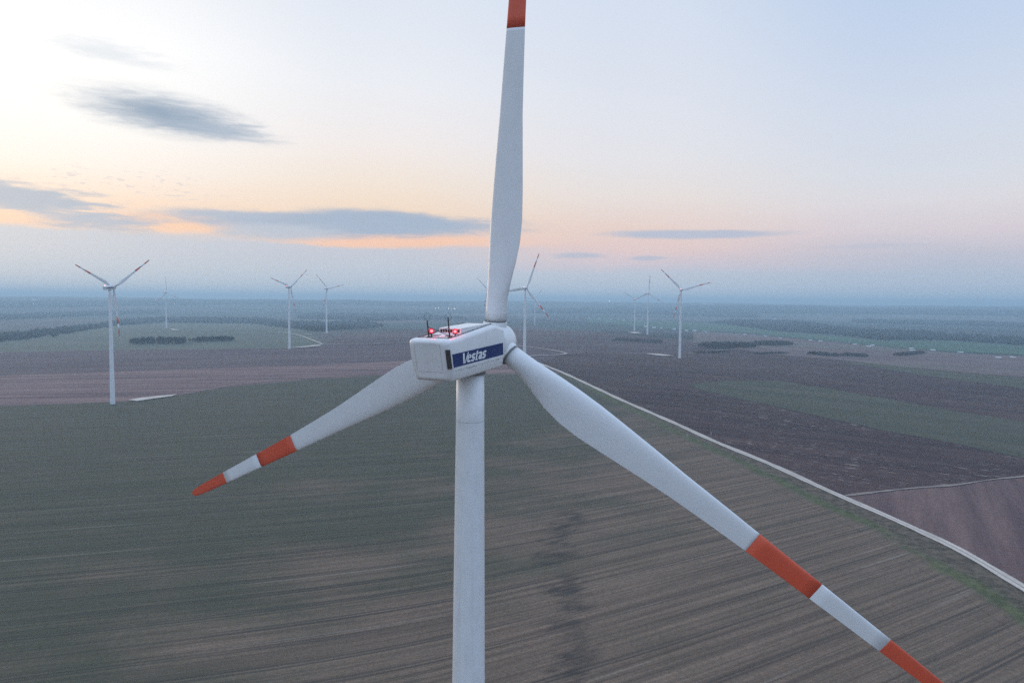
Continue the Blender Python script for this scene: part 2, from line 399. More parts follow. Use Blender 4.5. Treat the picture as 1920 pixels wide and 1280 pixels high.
def crop_colour(n):
    P = pos(n)
    x, y, ph = rowphase(n, P)
    big = n.noise(n.xyz(n.mul(x, 0.006), n.mul(ph, 0.016)), 1.0, 5.0, 0.55)
    mid = n.noise(n.xyz(n.mul(x, 0.007), n.mul(ph, 0.42)), 1.0, 5.0, 0.7)
    fine = n.noise(n.xyz(n.mul(x, 0.05), n.mul(ph, 1.5)), 1.0, 5.0, 0.78)
    grit = n.noise(P, 0.9, 4.0, 0.9)
    tint = n.noise(P, 0.035, 5.0, 0.75)
    tint2 = n.noise(n.xyz(n.mul(x, 0.011), n.mul(y, 0.02), 3.0), 1.0, 4.0, 0.6)
    # greener away from the tower and to the left, bare and brown near it
    lean = n.add(n.mul(n.sub(y, 325.0), -0.0045), n.mul(x, 0.0085))
    bare = n.ss(n.add(lean, n.add(n.mul(n.sub(big, 0.5), 2.4), n.mul(n.sub(tint2, 0.5), 4.4))), -1.15, 0.70)
    green = n.mix(n.ss(mid, 0.3, 0.7), rgb(0.056, 0.060, 0.037), rgb(0.118, 0.106, 0.068))
    soil = n.mix(n.ss(mid, 0.3, 0.7), rgb(0.130, 0.085, 0.064), rgb(0.300, 0.204, 0.146))
    k = n.m('ADD', n.mul(bare, 0.78), n.add(n.mul(n.sub(fine, 0.5), 0.9), n.mul(n.sub(tint, 0.5), 0.9)), clamp=True)
    col = n.mix(k, green, soil)
    # pale worn streaks and tramlines, in pairs
    w = n.add(ph, n.mul(n.sub(big, 0.5), 6.0))
    tram = n.m('PINGPONG', w, 6.8)
    pair = n.ss(n.m('ABSOLUTE', n.sub(tram, 0.95)), 0.72, 0.30)
    vis = n.ss(n.noise(n.xyz(n.mul(x, 0.008), n.mul(ph, 0.06), 5.0), 1.0, 3.0), 0.36, 0.56)
    col = n.mix(n.mul(n.mul(pair, vis), 0.55), col, rgb(0.045, 0.045, 0.042))
    pale = n.noise(n.xyz(n.mul(x, 0.008), n.mul(ph, 0.45), 8.0), 1.0, 2.0, 0.5)
    col = n.mix(n.mul(n.ss(pale, 0.66, 0.74), 0.35), col, rgb(0.40, 0.36, 0.30))
    # damp dark patches that run down the fold beside the tower
    dk = None
    nw = n.node('ShaderNodeTexNoise')
    n.link(n.xyz(n.mul(x, 0.06), n.mul(ph, 0.16)), nw.inputs['Vector'])
    nw.inputs['Scale'].default_value = 1.0
    nw.inputs['Detail'].default_value = 6.0
    nw.inputs['Roughness'].default_value = 0.72
    cw = n.sep(nw.outputs['Color'])
    wx = n.add(x, n.mul(n.sub(cw[0], 0.5), 42.0))
    wy = n.add(y, n.mul(n.sub(cw[1], 0.5), 14.0))
    dr = random.Random(5)
    for i in range(len(DARK) - 1):
        (a0, b0), (a1, b1) = DARK[i], DARK[i + 1]
        k = 2 if i else 3
        for j in range(k):
            t = (j + dr.uniform(0.0, 0.6)) / k
            a = a0 + (a1 - a0) * t + dr.uniform(-2.5, 2.5)
            b_ = b0 + (b1 - b0) * t
            rx, ry = dr.uniform(3.0, 8.0), dr.uniform(3.0, 7.0) * (1.5 if i < 2 else 1.0)
            d = n.m('SQRT', n.add(n.m('POWER', n.m('ABSOLUTE', n.div(n.sub(wx, a), rx)), 2.0), n.m('POWER', n.m('ABSOLUTE', n.div(n.sub(wy, b_), ry)), 2.0)))
            q = n.ss(d, 1.35, 0.2, 0.0, dr.uniform(0.55, 1.0))
            dk = q if dk is None else n.m('MAXIMUM', dk, q)
    dk = n.mul(dk, n.ss(fine, 0.30, 0.62, 0.45, 1.0))
    col = n.mix(n.mul(dk, 0.92), col, rgb(0.034, 0.030, 0.029))
    col = n.mix(n.ss(grit, 0.38, 0.66, 0.0, 0.50), col, rgb(0.055, 0.052, 0.048))
    return col, fine, grit, P


def soil_finish(n, p, col, h):
    n.link(col, p.inputs['Base Color'])
    p.inputs['Roughness'].default_value = 0.95
    p.inputs['Specular IOR Level'].default_value = 0.1
    bp = n.node('ShaderNodeBump')
    bp.inputs['Strength'].default_value = 0.35
    bp.inputs['Distance'].default_value = 0.4
    n.link(h, bp.inputs['Height'])
    n.link(bp.outputs[0], p.inputs['Normal'])


def crop(n, p, o):
    col, fine, grit, P = crop_colour(n)
    soil_finish(n, p, col, n.add(n.mul(fine, 0.7), n.mul(grit, 0.4)))


def verge(n, p, o):
    # the drilled crop peters out raggedly into rough grass towards the track ('edge' is metres in from the crop)
    col, fine, grit, P = crop_colour(n)
    at = n.node('ShaderNodeAttribute', attribute_name='edge')
    e = at.outputs['Fac']
    a = n.noise(P, 0.045, 5.0, 0.7)
    b_ = n.noise(P, 0.25, 4.0, 0.75)
    g = n.noise(P, 0.018, 4.0, 0.6)
    ee = n.add(n.sub(e, 5.0), n.add(n.mul(n.sub(a, 0.5), 13.0), n.mul(n.sub(b_, 0.5), 7.0)))
    dull = n.mix(n.ss(b_, 0.35, 0.65), rgb(0.070, 0.058, 0.042), rgb(0.165, 0.125, 0.092))
    lush = n.mix(n.ss(b_, 0.35, 0.65), rgb(0.066, 0.076, 0.036), rgb(0.125, 0.132, 0.062))
    band = n.mul(n.ss(ee, -1.0, 4.0), n.ss(ee, 13.0, 6.0))
    grass = n.mix(n.mul(band, n.ss(g, 0.30, 0.52)), dull, lush)
    c2 = n.mix(n.ss(ee, -2.0, 6.0), col, grass)
    soil_finish(n, p, c2, n.add(n.mul(b_, 0.7), n.mul(grit, 0.4)))


def field(name, c1, c2, ang=10.0, along=0.004, across=0.05, flecks=None, third=None, grit=0.25, k2=0.7):
    def b(n, p, o):
        P = pos(n)
        x, y, z = n.sep(P)
        ca, sa = math.cos(R(ang)), math.sin(R(ang))
        u = n.add(n.mul(x, ca), n.mul(y, sa))
        v = n.sub(n.mul(y, ca), n.mul(x, sa))
        a = n.noise(n.xyz(n.mul(u, along), n.mul(v, across)), 1.0, 5.0, 0.62)
        g = n.noise(n.xyz(n.mul(u, 0.0025), n.mul(v, 0.004), 4.0), 1.0, 4.0, 0.55)
        col = n.mix(n.ss(n.add(n.mul(a, k2), n.mul(g, 1 - k2)), 0.36, 0.64), rgb(*c1), rgb(*c2))
        if third:
            col = n.mix(n.mul(n.ss(g, 0.5, 0.68), 0.7), col, rgb(*third))
        if flecks:
            f1 = n.noise(n.xyz(n.mul(u, 0.10), n.mul(v, 0.55), 2.0), 1.0, 2.0, 0.5)
            f2 = n.noise(P, 0.011, 3.0, 0.5)
            col = n.mix(n.mul(n.mul(n.ss(f1, 0.625, 0.68), n.ss(f2, 0.42, 0.60)), flecks[3]), col, rgb(*flecks[:3]))
        gr = n.noise(P, 0.6, 3.0, 0.8)
        col = n.mix(n.ss(gr, 0.35, 0.7, 0.0, grit), col, rgb(*[q * 0.55 for q in c1]))
        n.link(col, p.inputs['Base Color'])
        p.inputs['Roughness'].default_value = 0.95
        p.inputs['Specular IOR Level'].default_value = 0.1
        bp = n.node('ShaderNodeBump')
        bp.inputs['Strength'].default_value = 0.3
        bp.inputs['Distance'].default_value = 0.5
        n.link(n.add(gr, a), bp.inputs['Height'])
        n.link(bp.outputs[0], p.inputs['Normal'])
    return mat(name, b)


M['crop'] = mat('winter_crop', crop)
M['verge'] = mat('rough_grass', verge)
M['reddish'] = field('red_brown_soil', (0.135, 0.082, 0.086), (0.330, 0.205, 0.180), 6, 0.0045, 0.075, third=(0.270, 0.135, 0.115), grit=0.55)
M['purple'] = field('dark_brown_soil', (0.078, 0.052, 0.060), (0.165, 0.110, 0.108), 8, 0.004, 0.05, grit=0.5)
M['fallow'] = field('brown_fallow', (0.070, 0.046, 0.050), (0.172, 0.120, 0.112), 14, 0.0022, 0.03, grit=0.4)
M['hill'] = field('hill_grass', (0.098, 0.108, 0.084), (0.145, 0.150, 0.110), 10, 0.004, 0.02, grit=0.3)
M['plowed'] = field('ploughed_soil', (0.054, 0.031, 0.032), (0.110, 0.064, 0.057), -30, 0.006, 0.06,
                    flecks=(0.52, 0.43, 0.35, 0.75), grit=0.45)
M['strip'] = field('young_green_crop', (0.076, 0.075, 0.048), (0.114, 0.102, 0.070), -35, 0.004, 0.04, grit=0.4)
M['pinkish'] = field('pale_ploughed_soil', (0.120, 0.072, 0.072), (0.235, 0.145, 0.126), 62, 0.006, 0.08, grit=0.45)
M['scrub'] = field('dry_pasture', (0.150, 0.104, 0.098), (0.225, 0.160, 0.140), -25, 0.006, 0.02, third=(0.13, 0.14, 0.10), grit=0.4)
M['meadow'] = field('green_meadow', (0.060, 0.105, 0.070), (0.090, 0.140, 0.085), -40, 0.003, 0.012, grit=0.25)
def track_mat(n, p, o):
    # pale crushed stone, a duller strip between the wheel lines and ragged sides ('across' runs 1..3, 0 on the pads)
    P = pos(n)
    a = n.node('ShaderNodeAttribute', attribute_name='across').outputs['Fac']
    big = n.noise(P, 0.05, 4.0, 0.65)
    fin = n.noise(P, 0.7, 4.0, 0.75)
    col = n.mix(n.ss(n.add(n.mul(big, 0.6), n.mul(fin, 0.4)), 0.36, 0.62), rgb(0.46, 0.395, 0.335), rgb(0.66, 0.57, 0.50))
    t = n.m('ABSOLUTE', n.sub(a, 2.0))
    on = n.ss(a, 0.5, 0.9)
    mid = n.mul(n.ss(n.add(t, n.mul(n.sub(fin, 0.5), 0.3)), 0.26, 0.10), n.ss(big, 0.35, 0.6, 0.2, 0.75))
    side = n.ss(n.add(t, n.mul(n.sub(fin, 0.5), 0.7)), 0.78, 1.02)
    col = n.mix(n.mul(mid, on), col, rgb(0.27, 0.235, 0.180))
    col = n.mix(n.mul(n.mul(side, on), 0.85), col, rgb(0.130, 0.112, 0.078))
    soil_finish(n, p, col, fin)


M['track'] = mat('pale_gravel', track_mat)
M['path'] = field('worn_earth', (0.24, 0.19, 0.16), (0.36, 0.29, 0.25), 0, 0.02, 0.3, grit=0.3)


def plain_land(n, p, o):
    """the open plain: a patchwork of strips, woods and pasture"""
    P = pos(n)
    x, y, z = n.sep(P)
    wx = n.add(x, n.mul(n.sub(n.noise(P, 0.0006, 3.0), 0.5), 500.0))
    ca, sa = math.cos(R(-14)), math.sin(R(-14))
    u = n.sub(n.mul(wx, ca), n.mul(y, sa))
    v = n.add(n.mul(wx, sa), n.mul(y, ca))
    vo = n.node('ShaderNodeTexVoronoi')
    vo.inputs['Scale'].default_value = 1.0
    n.link(n.xyz(n.mul(u, 1 / 1500.0), n.mul(v, 1 / 620.0)), vo.inputs['Vector'])
    h = n.sep(vo.outputs['Color'])[0]
    col = n.ramp(h, [(0.0, rgb(0.050, 0.062, 0.055)), (0.22, rgb(0.120, 0.100, 0.092)), (0.40, rgb(0.060, 0.078, 0.062)),
                     (0.58, rgb(0.150, 0.128, 0.112)), (0.72, rgb(0.075, 0.066, 0.068)), (0.86, rgb(0.080, 0.095, 0.074))], 'CONSTANT')
    wood = n.ss(n.noise(n.xyz(n.mul(x, 0.00022), n.mul(y, 0.00042)), 1.0, 6.0, 0.6), 0.50, 0.56)
    col = n.mix(n.mul(wood, 0.85), col, rgb(0.032, 0.034, 0.034))
    sm = n.noise(n.xyz(n.mul(x, 0.01), n.mul(y, 0.02)), 1.0, 4.0, 0.6)
    col = n.mix(n.ss(sm, 0.35, 0.7, 0.0, 0.35), col, rgb(0.05, 0.05, 0.048))
    n.link(col, p.inputs['Base Color'])
    p.inputs['Roughness'].default_value = 1.0
    p.inputs['Specular IOR Level'].default_value = 0.1


M['plain'] = mat('open_plain', plain_land)
M['twig'] = plain('bare_twigs', (0.036, 0.033, 0.038), 0.9, var=0.35, scale=0.2, spec=0.1)
M['brush'] = plain('dry_brush', (0.100, 0.082, 0.084), 0.9, var=0.35, scale=0.2, spec=0.1)
M['wood'] = plain('far_canopy', (0.040, 0.042, 0.042), 0.95, var=0.4, scale=0.02, spec=0.1)
M['bark'] = plain('bark', (0.07, 0.06, 0.055), 0.9, spec=0.1)


# ------------------------------------------------------------------ object helpers
def tag(o, label=None, cat=None, group=None, kind=None):
    for k, v in (('label', label), ('category', cat), ('group', group), ('kind', kind)):
        if v:
            o[k] = v
    return o


def mesh_obj(name, verts, faces, m, parent=None, smooth=False, loc=None):
    me = bpy.data.meshes.new(name)
    me.from_pydata([tuple(map(float, v)) for v in verts], [], faces)
    me.update()
    if smooth:
        me.polygons.foreach_set('use_smooth', [True] * len(me.polygons))
    me.materials.append(m)
    o = bpy.data.objects.new(name, me)
    COL.objects.link(o)
    if parent:
        o.parent = parent
    if loc is not None:
        o.location = loc
    return o


def bm_obj(name, bm, m, parent=None, smooth=False):
    me = bpy.data.meshes.new(name)
    bm.normal_update()
    bm.to_mesh(me)
    bm.free()
    if smooth:
        me.polygons.foreach_set('use_smooth', [True] * len(me.polygons))
    me.materials.append(m)
    o = bpy.data.objects.new(name, me)
    COL.objects.link(o)
    if parent:
        o.parent = parent
    return o


def empty(name, loc, rz=0.0):
    o = bpy.data.objects.new(name, None)
    o.empty_display_size = 1.0
    COL.objects.link(o)
    o.location = loc
    o.rotation_euler = (0, 0, rz)
    return o


class MB:
    """collects simple solids into one mesh"""

    def __init__(self):
        self.v = []
        self.f = []

    def addv(self, vs, fs):
        k = len(self.v)
        self.v += [Vector(q) for q in vs]
        self.f += [[i + k for i in q] for q in fs]

    def box(self, c, s, M4=None):
        cx, cy, cz = c
        a, b, d = s[0] / 2, s[1] / 2, s[2] / 2
        vs = [Vector((cx + i * a, cy + j * b, cz + k * d)) for i in (-1, 1) for j in (-1, 1) for k in (-1, 1)]
        if M4:
            vs = [M4 @ q for q in vs]
        self.addv(vs, [(0, 1, 3, 2), (4, 6, 7, 5), (0, 4, 5, 1), (2, 3, 7, 6), (0, 2, 6, 4), (1, 5, 7, 3)])

    def tube(self, pts, r, n=6, closed=False):
        pts = [Vector(q) for q in pts]
        m = len(pts)
        vs = []
        for i, q in enumerate(pts):
            if closed:
                t = pts[(i + 1) % m] - pts[i - 1]
            else:
                t = pts[min(i + 1, m - 1)] - pts[max(i - 1, 0)]
            t.normalize()
            a = t.cross(Vector((0, 0, 1)) if abs(t.z) < 0.9 else Vector((1, 0, 0))).normalized()
            b = t.cross(a)
            rr = r[i] if isinstance(r, (list, tuple)) else r
            vs += [q + a * rr * math.cos(2 * math.pi * k / n) + b * rr * math.sin(2 * math.pi * k / n) for k in range(n)]
        fs = []
        for i in range(m if closed else m - 1):
            j = (i + 1) % m
            fs += [(i * n + k, i * n + (k + 1) % n, j * n + (k + 1) % n, j * n + k) for k in range(n)]
        if not closed:
            fs += [tuple(range(n))[::-1], tuple((m - 1) * n + k for k in range(n))]
        self.addv(vs, fs)

    def build(self, name, m, parent=None, smooth=False):
        return mesh_obj(name, self.v, [tuple(q) for q in self.f], m, parent, smooth)


def lathe(prof, n, axis='Z'):
    """prof: list of (radius, height); closed ends when radius 0"""
    vs, fs = [], []
    for r, h in prof:
        for k in range(n):
            a = 2 * math.pi * k / n
            if axis == 'Z':
                vs.append((r * math.cos(a), r * math.sin(a), h))
            else:
                vs.append((r * math.cos(a), h, -r * math.sin(a)))
    m = len(prof)
    for i in range(m - 1):
        fs += [(i * n + k, i * n + (k + 1) % n, (i + 1) * n + (k + 1) % n, (i + 1) * n + k) for k in range(n)]
    fs += [tuple(range(n))[::-1], tuple((m - 1) * n + k for k in range(n))]
    return vs, fs


# ------------------------------------------------------------------ terrain
RB = np.array(RBF)


def hz(x, y):
    x = np.asarray(x, float)
    y = np.asarray(y, float)
    g = np.full(np.broadcast(x, y).shape, 4.0)
    for a, b, w in RB:
        g = g + w * np.exp(-((x - a) ** 2 + (y - b) ** 2) / (2 * 420.0 ** 2))
    r = np.hypot(x, y)
    u = np.clip((r - 2800) / 3000, 0, 1)
    u = u * u * (3 - 2 * u)
    g = g + u * (9 * np.sin(x / 1900 + .6) * np.sin(y / 2300 + 1.1) + 6 * np.sin(x / 3100 - y / 1700)
                 + 5 * np.sin(y / 900 + x / 2600) - 6)
    # the plain climbs to a low wooded rim some nine kilometres out
    az_ = np.arctan2(x, y)
    rim = 82 + 6 * np.sin(az_ * 9 + 0.5) + 4 * np.sin(az_ * 23 + 1.0) + 2.5 * np.sin(az_ * 51)
    v = np.clip((r - 4200) / 5000, 0, 1)
    v = v * v * (3 - 2 * v)
    w = np.clip((r - 9400) / 9000, 0, 1)
    w = w * w * (3 - 2 * w)
    return g * (1 - v) + v * (1 - 0.7 * w) * rim


def build_ground():
    radii = [0.0] + list(np.geomspace(25, 46000, 240))
    n = 200
    vs = [(0, 0, float(hz(0, 0)))]
    fs = []
    for r in radii[1:]:
        a = np.arange(n) * 2 * math.pi / n
        X, Y = r * np.sin(a), r * np.cos(a)
        Z = hz(X, Y)
        vs += list(zip(X, Y, Z))
    for k in range(n):
        fs.append((0, 1 + (k + 1) % n, 1 + k))
    for i in range(len(radii) - 2):
        b0, b1 = 1 + i * n, 1 + (i + 1) * n
        for k in range(n):
            fs.append((b0 + k, b0 + (k + 1) % n, b1 + (k + 1) % n, b1 + k))
    return tag(mesh_obj('ground', vs, fs, M['plain'], smooth=True), 'open farmland plain running to the hazy horizon', kind='structure')


build_ground()


def inside(px, py, poly):
    x = np.array([q[0] for q in poly])
    y = np.array([q[1] for q in poly])
    r = np.zeros(len(px), bool)
    j = len(poly) - 1
    for i in range(len(poly)):
        c = ((y[i] > py) != (y[j] > py)) & (px < (x[j] - x[i]) * (py - y[i]) / (y[j] - y[i] + 1e-12) + x[i])
        r ^= c
        j = i
    return r


def drape(name, pts, m, lift, label, step=None, jitter=0.6, cell=18.0):
    """a sheet of ground cover that follows the terrain inside an outline"""
    out = []
    L = len(pts)
    for i in range(L):
        a, b = Vector(pts[i]), Vector(pts[(i + 1) % L])
        d = (b - a).length
        k = max(1, min(60, int(d / cell)))
        nrm = Vector((-(b - a).y, (b - a).x)).normalized() if d > 0 else Vector((0, 0))
        key = sorted((tuple(round(c_, 1) for c_ in a), tuple(round(c_, 1) for c_ in b)))
        er = random.Random(str(key))
        off = [er.uniform(-1, 1) for _ in range(k + 1)]
        flip = key[0] != tuple(round(c_, 1) for c_ in a)
        for j in range(k):
            q = a.lerp(b, j / k)
            if j:
                q = q + nrm * (-off[k - j] if flip else off[j]) * jitter
            out.append(q)
    B = np.array([q[:] for q in out])
    lo, hi = B.min(0), B.max(0)
    s = step or max(25.0, float((hi - lo).max()) / 60)
    gx, gy = np.meshgrid(np.arange(lo[0] + s / 2, hi[0], s), np.arange(lo[1] + s / 2, hi[1], s))
    gx, gy = gx.ravel(), gy.ravel()
    ok = inside(gx, gy, B)
    pin = [Vector((float(a), float(b))) for a, b in zip(gx[ok], gy[ok])]
    nb = len(out)
    V2, _, F2, _, _, _ = delaunay_2d_cdt(out + pin, [], [list(range(nb))], 1, 0.01)
    X = np.array([v.x for v in V2])
    Y = np.array([v.y for v in V2])
    Z = hz(X, Y) + lift * (1 + np.hypot(X, Y) / 500.0)
    tri = []
    for f in F2:
        a, b, c_ = f[:3]
        ar = (X[b] - X[a]) * (Y[c_] - Y[a]) - (X[c_] - X[a]) * (Y[b] - Y[a])
        if abs(ar) > 1e-4:
            tri.append(tuple(f) if ar > 0 else tuple(f)[::-1])
    o = mesh_obj(name, list(zip(X, Y, Z)), tri, m, smooth=True)
    return tag(o, label, kind='structure')


def edge_distance(o, line):
    """store each vertex's distance from a boundary line, in metres"""
    me = o.data
    P = np.array([v.co[:2] for v in me.vertices])
    best = np.full(len(P), 1e9)
    L_ = np.array(line)
    for a, b in zip(L_[:-1], L_[1:]):
        t = np.clip(((P - a) @ (b - a)) / ((b - a) @ (b - a)), 0, 1)
        best = np.minimum(best, np.linalg.norm(P - (a + t[:, None] * (b - a)), axis=1))
    at = me.attributes.new('edge', 'FLOAT', 'POINT')
    at.data.foreach_set('value', best.astype(np.float32))


def ribbon(name, pts, width, m, lift, label, wob=0.08):
    """a track that follows the terrain along a centre line, smoothed"""
    P = [Vector(q) for q in pts]
    C = []
    for i in range(len(P) - 1):
        p0, p1, p2, p3 = P[max(i - 1, 0)], P[i], P[i + 1], P[min(i + 2, len(P) - 1)]
        k = max(2, int((p2 - p1).length / 6))
        for j in range(k):
            t = j / k
            C.append(0.5 * ((2 * p1) + (p2 - p0) * t + (2 * p0 - 5 * p1 + 4 * p2 - p3) * t * t + (3 * p1 - p0 - 3 * p2 + p3) * t ** 3))
    C.append(P[-1])
    vs, fs = [], []
    n = 9
    for i, q in enumerate(C):
        t = (C[min(i + 1, len(C) - 1)] - C[max(i - 1, 0)]).normalized()
        nn = Vector((-t.y, t.x))
        w = width * (1 + wob * math.sin(i * 0.7) + wob * rnd.uniform(-1, 1))
        for k in range(n):
            v = q + nn * (k / (n - 1) - 0.5) * w
            z = float(hz(v.x, v.y)) + lift * (1 + math.hypot(v.x, v.y) / 500.0)
            vs.append((v.x, v.y, z))
    for i in range(len(C) - 1):
        for k in range(n - 1):
            a = i * n + k
            fs.append((a, a + n, a + n + 1, a + 1))
    o = mesh_obj(name, vs, fs, m, smooth=True)
    at = o.data.attributes.new('across', 'FLOAT', 'POINT')
    at.data.foreach_set('value', np.tile(np.linspace(1.0, 3.0, n), len(C)).astype(np.float32))
    return tag(o, label, kind='structure')


drape('crop_field', POLY['crop_field'], M['crop'], 0.06, 'thin green winter crop over brown soil around the near tower', step=12.0)
drape('field', POLY['reddish'], M['reddish'], 0.05, 'red brown tilled field behind the near green crop')
drape('field', POLY['purple'], M['purple'], 0.05, 'dark purple brown field below the green hill')
drape('field', POLY['fallow'], M['fallow'], 0.05, 'streaky brown fallow field on the plateau')
drape('field', POLY['hill'], M['hill'], 0.05, 'pale green field on the low hill')
drape('ploughed_field', POLY['plowed'], M['plowed'], 0.05, 'dark ploughed field right of the pale track')
drape('field', POLY['green_strip'], M['strip'], 0.12, 'broad muted green strip across the dark ploughed field', jitter=2.5)
drape('field', POLY['thin_strip'], M['strip'], 0.12, 'thin green strip at the far side of the ploughed field', jitter=1.5)
drape('field', POLY['pinkish'], M['pinkish'], 0.06, 'pinkish brown tilled field right of the pale track')
drape('field', POLY['scrub'], M['scrub'], 0.08, 'dry pinkish pasture beyond the ploughed field')
drape('meadow', POLY['meadow'], M['meadow'], 0.11, 'green valley meadow behind the row of white sheds')
edge_distance(drape('grass_verge', POLY['verge'], M['verge'], 0.10, 'rough green grass verge beside the pale track', jitter=0.5, cell=10.0, step=7.0), CROP_EDGE)
ribbon('farm_track', PATHS['track'], 5.4, M['track'], 0.22, 'pale gravel farm track running diagonally past the crop')
ribbon('farm_track', PATHS['loop_a'], 4.5, M['track'], 0.34, 'pale gravel turning loop behind the near rotor')
ribbon('farm_track', PATHS['track_b'], 4.5, M['track'], 0.30, 'pale track over the shoulder of the green hill')
ribbon('farm_track', PATHS['track_c'], 4.0, M['track'], 0.32, 'pale track along the foot of the green hill')
ribbon('farm_track', PATHS['track_d'], 5.0, M['track'], 0.30, 'short pale track to a turbine beyond the hill')
ribbon('footpath', PATHS['field_path'], 2.2, M['path'], 0.28, 'worn earth path between the dark and pinkish fields', 0.3)
ribbon('footpath', PATHS['edge_a'], 2.4, M['path'], 0.28, 'pale dry edge along the top of the crop field', 0.3)
ribbon('footpath', PATHS['scrub_path'], 4.0, M['path'], 0.30, 'pale path below the dark thicket', 0.3)
for key, lb in (('a', 'pale gravel pad at the nearest distant tower'), ('b', 'pale gravel pad on the green hill'),
                ('c', 'pale gravel pad at the hill foot'), ('d', 'pale gravel pad on the dark ploughed field'),
                ('e', 'small pale gravel pad by the fallow field')):
    drape('gravel_pad', PADS[key], M['track'], 0.36, lb, jitter=0.3)


# ------------------------------------------------------------------ woods, groves and hedges
def mesh_np(name, V, F, m, smooth=False):
    me = bpy.data.meshes.new(name)
    me.vertices.add(len(V))
    me.vertices.foreach_set('co', np.asarray(V, np.float32).ravel())
    k = F.shape[1]
    me.loops.add(F.size)
    me.loops.foreach_set('vertex_index', F.astype(np.int32).ravel())
    me.polygons.add(len(F))
    me.polygons.foreach_set('loop_start', np.arange(0, F.size, k, dtype=np.int32))
    me.update(calc_edges=True)
    me.validate()
    if smooth:
        me.polygons.foreach_set('use_smooth', np.ones(len(F), bool))
    me.materials.append(m)
    o = bpy.data.objects.new(name, me)
    COL.objects.link(o)
    return o


bmi = bmesh.new()
bmesh.ops.create_icosphere(bmi, subdivisions=1, radius=1.0)
ICO_V = np.array([v.co[:] for v in bmi.verts])
ICO_F = np.array([[v.index for v in f.verts] for f in bmi.faces])
bmi.free()


def far_wood(poly, n, size, height, label):
    P = np.array(poly)
    lo, hi = P.min(0), P.max(0)
    pts = np.zeros((0, 2))
    while len(pts) < n:
        q = lo + npr.random((n * 4, 2)) * (hi - lo)
        # nearer ground gets its fair share in the view: keep all, the polygon thins it
        q = q[inside(q[:, 0], q[:, 1], poly)]
        pts = np.vstack([pts, q])
    pts = pts[:n]
    k = len(pts)
    s = size * npr.uniform(0.6, 1.3, (k, 1, 1))
    hgt = height * npr.uniform(0.6, 1.25, (k, 1))
    V = ICO_V[None] * (1 + npr.uniform(-0.25, 0.25, (k, len(ICO_V), 1)))
    V = V * np.concatenate([s, s, np.ones((k, 1, 1))], 2)
    zz = hz(pts[:, 0], pts[:, 1])[:, None]
    V[:, :, 2] = V[:, :, 2] * hgt * 0.55 + zz + hgt * 0.45
    V[:, :, 0] += pts[:, :1]
    V[:, :, 1] += pts[:, 1:]
    F = (ICO_F[None] + (np.arange(k) * len(ICO_V))[:, None, None]).reshape(-1, 3)
    o = mesh_np('woodland', V.reshape(-1, 3), F, M['wood'])
    return tag(o, label, 'woodland', 'woods on the plain', 'stuff')


far_wood(WOODS['a'], 2600, 7.0, 11, 'long dark belt of trees along the back of the green hill')
far_wood(WOODS['b'], 3200, 7.0, 12, 'dark belt of trees beyond the green valley meadow')
far_wood(WOODS['c'], 6000, 15.0, 13, 'broad blue wood on the plain at the far right')
far_wood(WOODS['d'], 5000, 14.0, 13, 'broad blue wood on the plain at the far left')
far_wood(WOODS['e'], 6000, 12.0, 13, 'long blue wooded rise under the horizon left of the rotor')
far_wood(WOODS['f'], 2500, 11.0, 11, 'dim wood behind the nacelle beacons')
far_wood(WOODS['g'], 3500, 11.0, 11, 'dim wood behind the cluster of turbines on the plain')
far_wood(WOODS['h'], 1600, 10.0, 11, 'dim belt of trees in the valley left of the hill')
far_wood(WOODS['i'], 2000, 11.0, 11, 'dim belt of trees in the valley at the right')


def grove(a, b, depth, height, label, m=None):
    """bare twiggy trees: trunks plus a fuzz of small twig faces"""
    mtl = m or M['twig']
    a, b = np.array(a), np.array(b)
    L = np.linalg.norm(b - a)
    t = (b - a) / L
    nn = np.array([-t[1], t[0]])
    if nn[1] < 0:
        nn = -nn
    cnt = int(np.clip(L * depth / (height * height * 0.16), 14, 260))
    V, F = [], []
    base = 0
    for i in range(cnt):
        q = a + t * npr.uniform(0, L) + nn * npr.uniform(0, depth)
        edge = min(np.dot(q - a, t), L - np.dot(q - a, t)) / L
        h = height * npr.uniform(0.62, 1.08) * (0.75 + 0.25 * min(1, edge * 8))
        z = float(hz(q[0], q[1]))
        r = 0.02 * h + 0.05
        # trunk
        ang = np.arange(5) * 2 * math.pi / 5
        ring = lambda rr, zz: np.stack([q[0] + rr * np.cos(ang), q[1] + rr * np.sin(ang), np.full(5, zz)], 1)
        V.append(ring(r, z - 0.3))
        V.append(ring(r * 0.4, z + h * 0.75))
        for k in range(5):
            F.append((base + k, base + (k + 1) % 5, base + 5 + (k + 1) % 5))
            F.append((base + k, base + 5 + (k + 1) % 5, base + 5 + k))
        base += 10
        m = 150
        u = npr.normal(size=(m, 3))
        u /= np.linalg.norm(u, axis=1, keepdims=True)
        rad = npr.random((m, 1)) ** 0.45
        c = np.array([q[0], q[1], z + h * 0.56]) + u * rad * np.array([h * 0.36, h * 0.36, h * 0.44])
        d = u * h * 0.11 + np.array([0, 0, h * 0.05]) * npr.random((m, 1))
        w = np.cross(d, npr.normal(size=(m, 3)))
        w /= np.linalg.norm(w, axis=1, keepdims=True) + 1e-9
        w = w * h * npr.uniform(0.02, 0.05, (m, 1))
        T = np.stack([c - d * 0.5 - w, c - d * 0.5 + w, c + d * 0.6], 1).reshape(-1, 3)
        V.append(T)
        F += [(base + 3 * k, base + 3 * k + 1, base + 3 * k + 2) for k in range(m)]
        base += 3 * m
    o = mesh_np('grove', np.vstack(V), np.array(F), mtl)
    return tag(o, label, 'grove', 'groves and thickets in the fields', 'stuff')


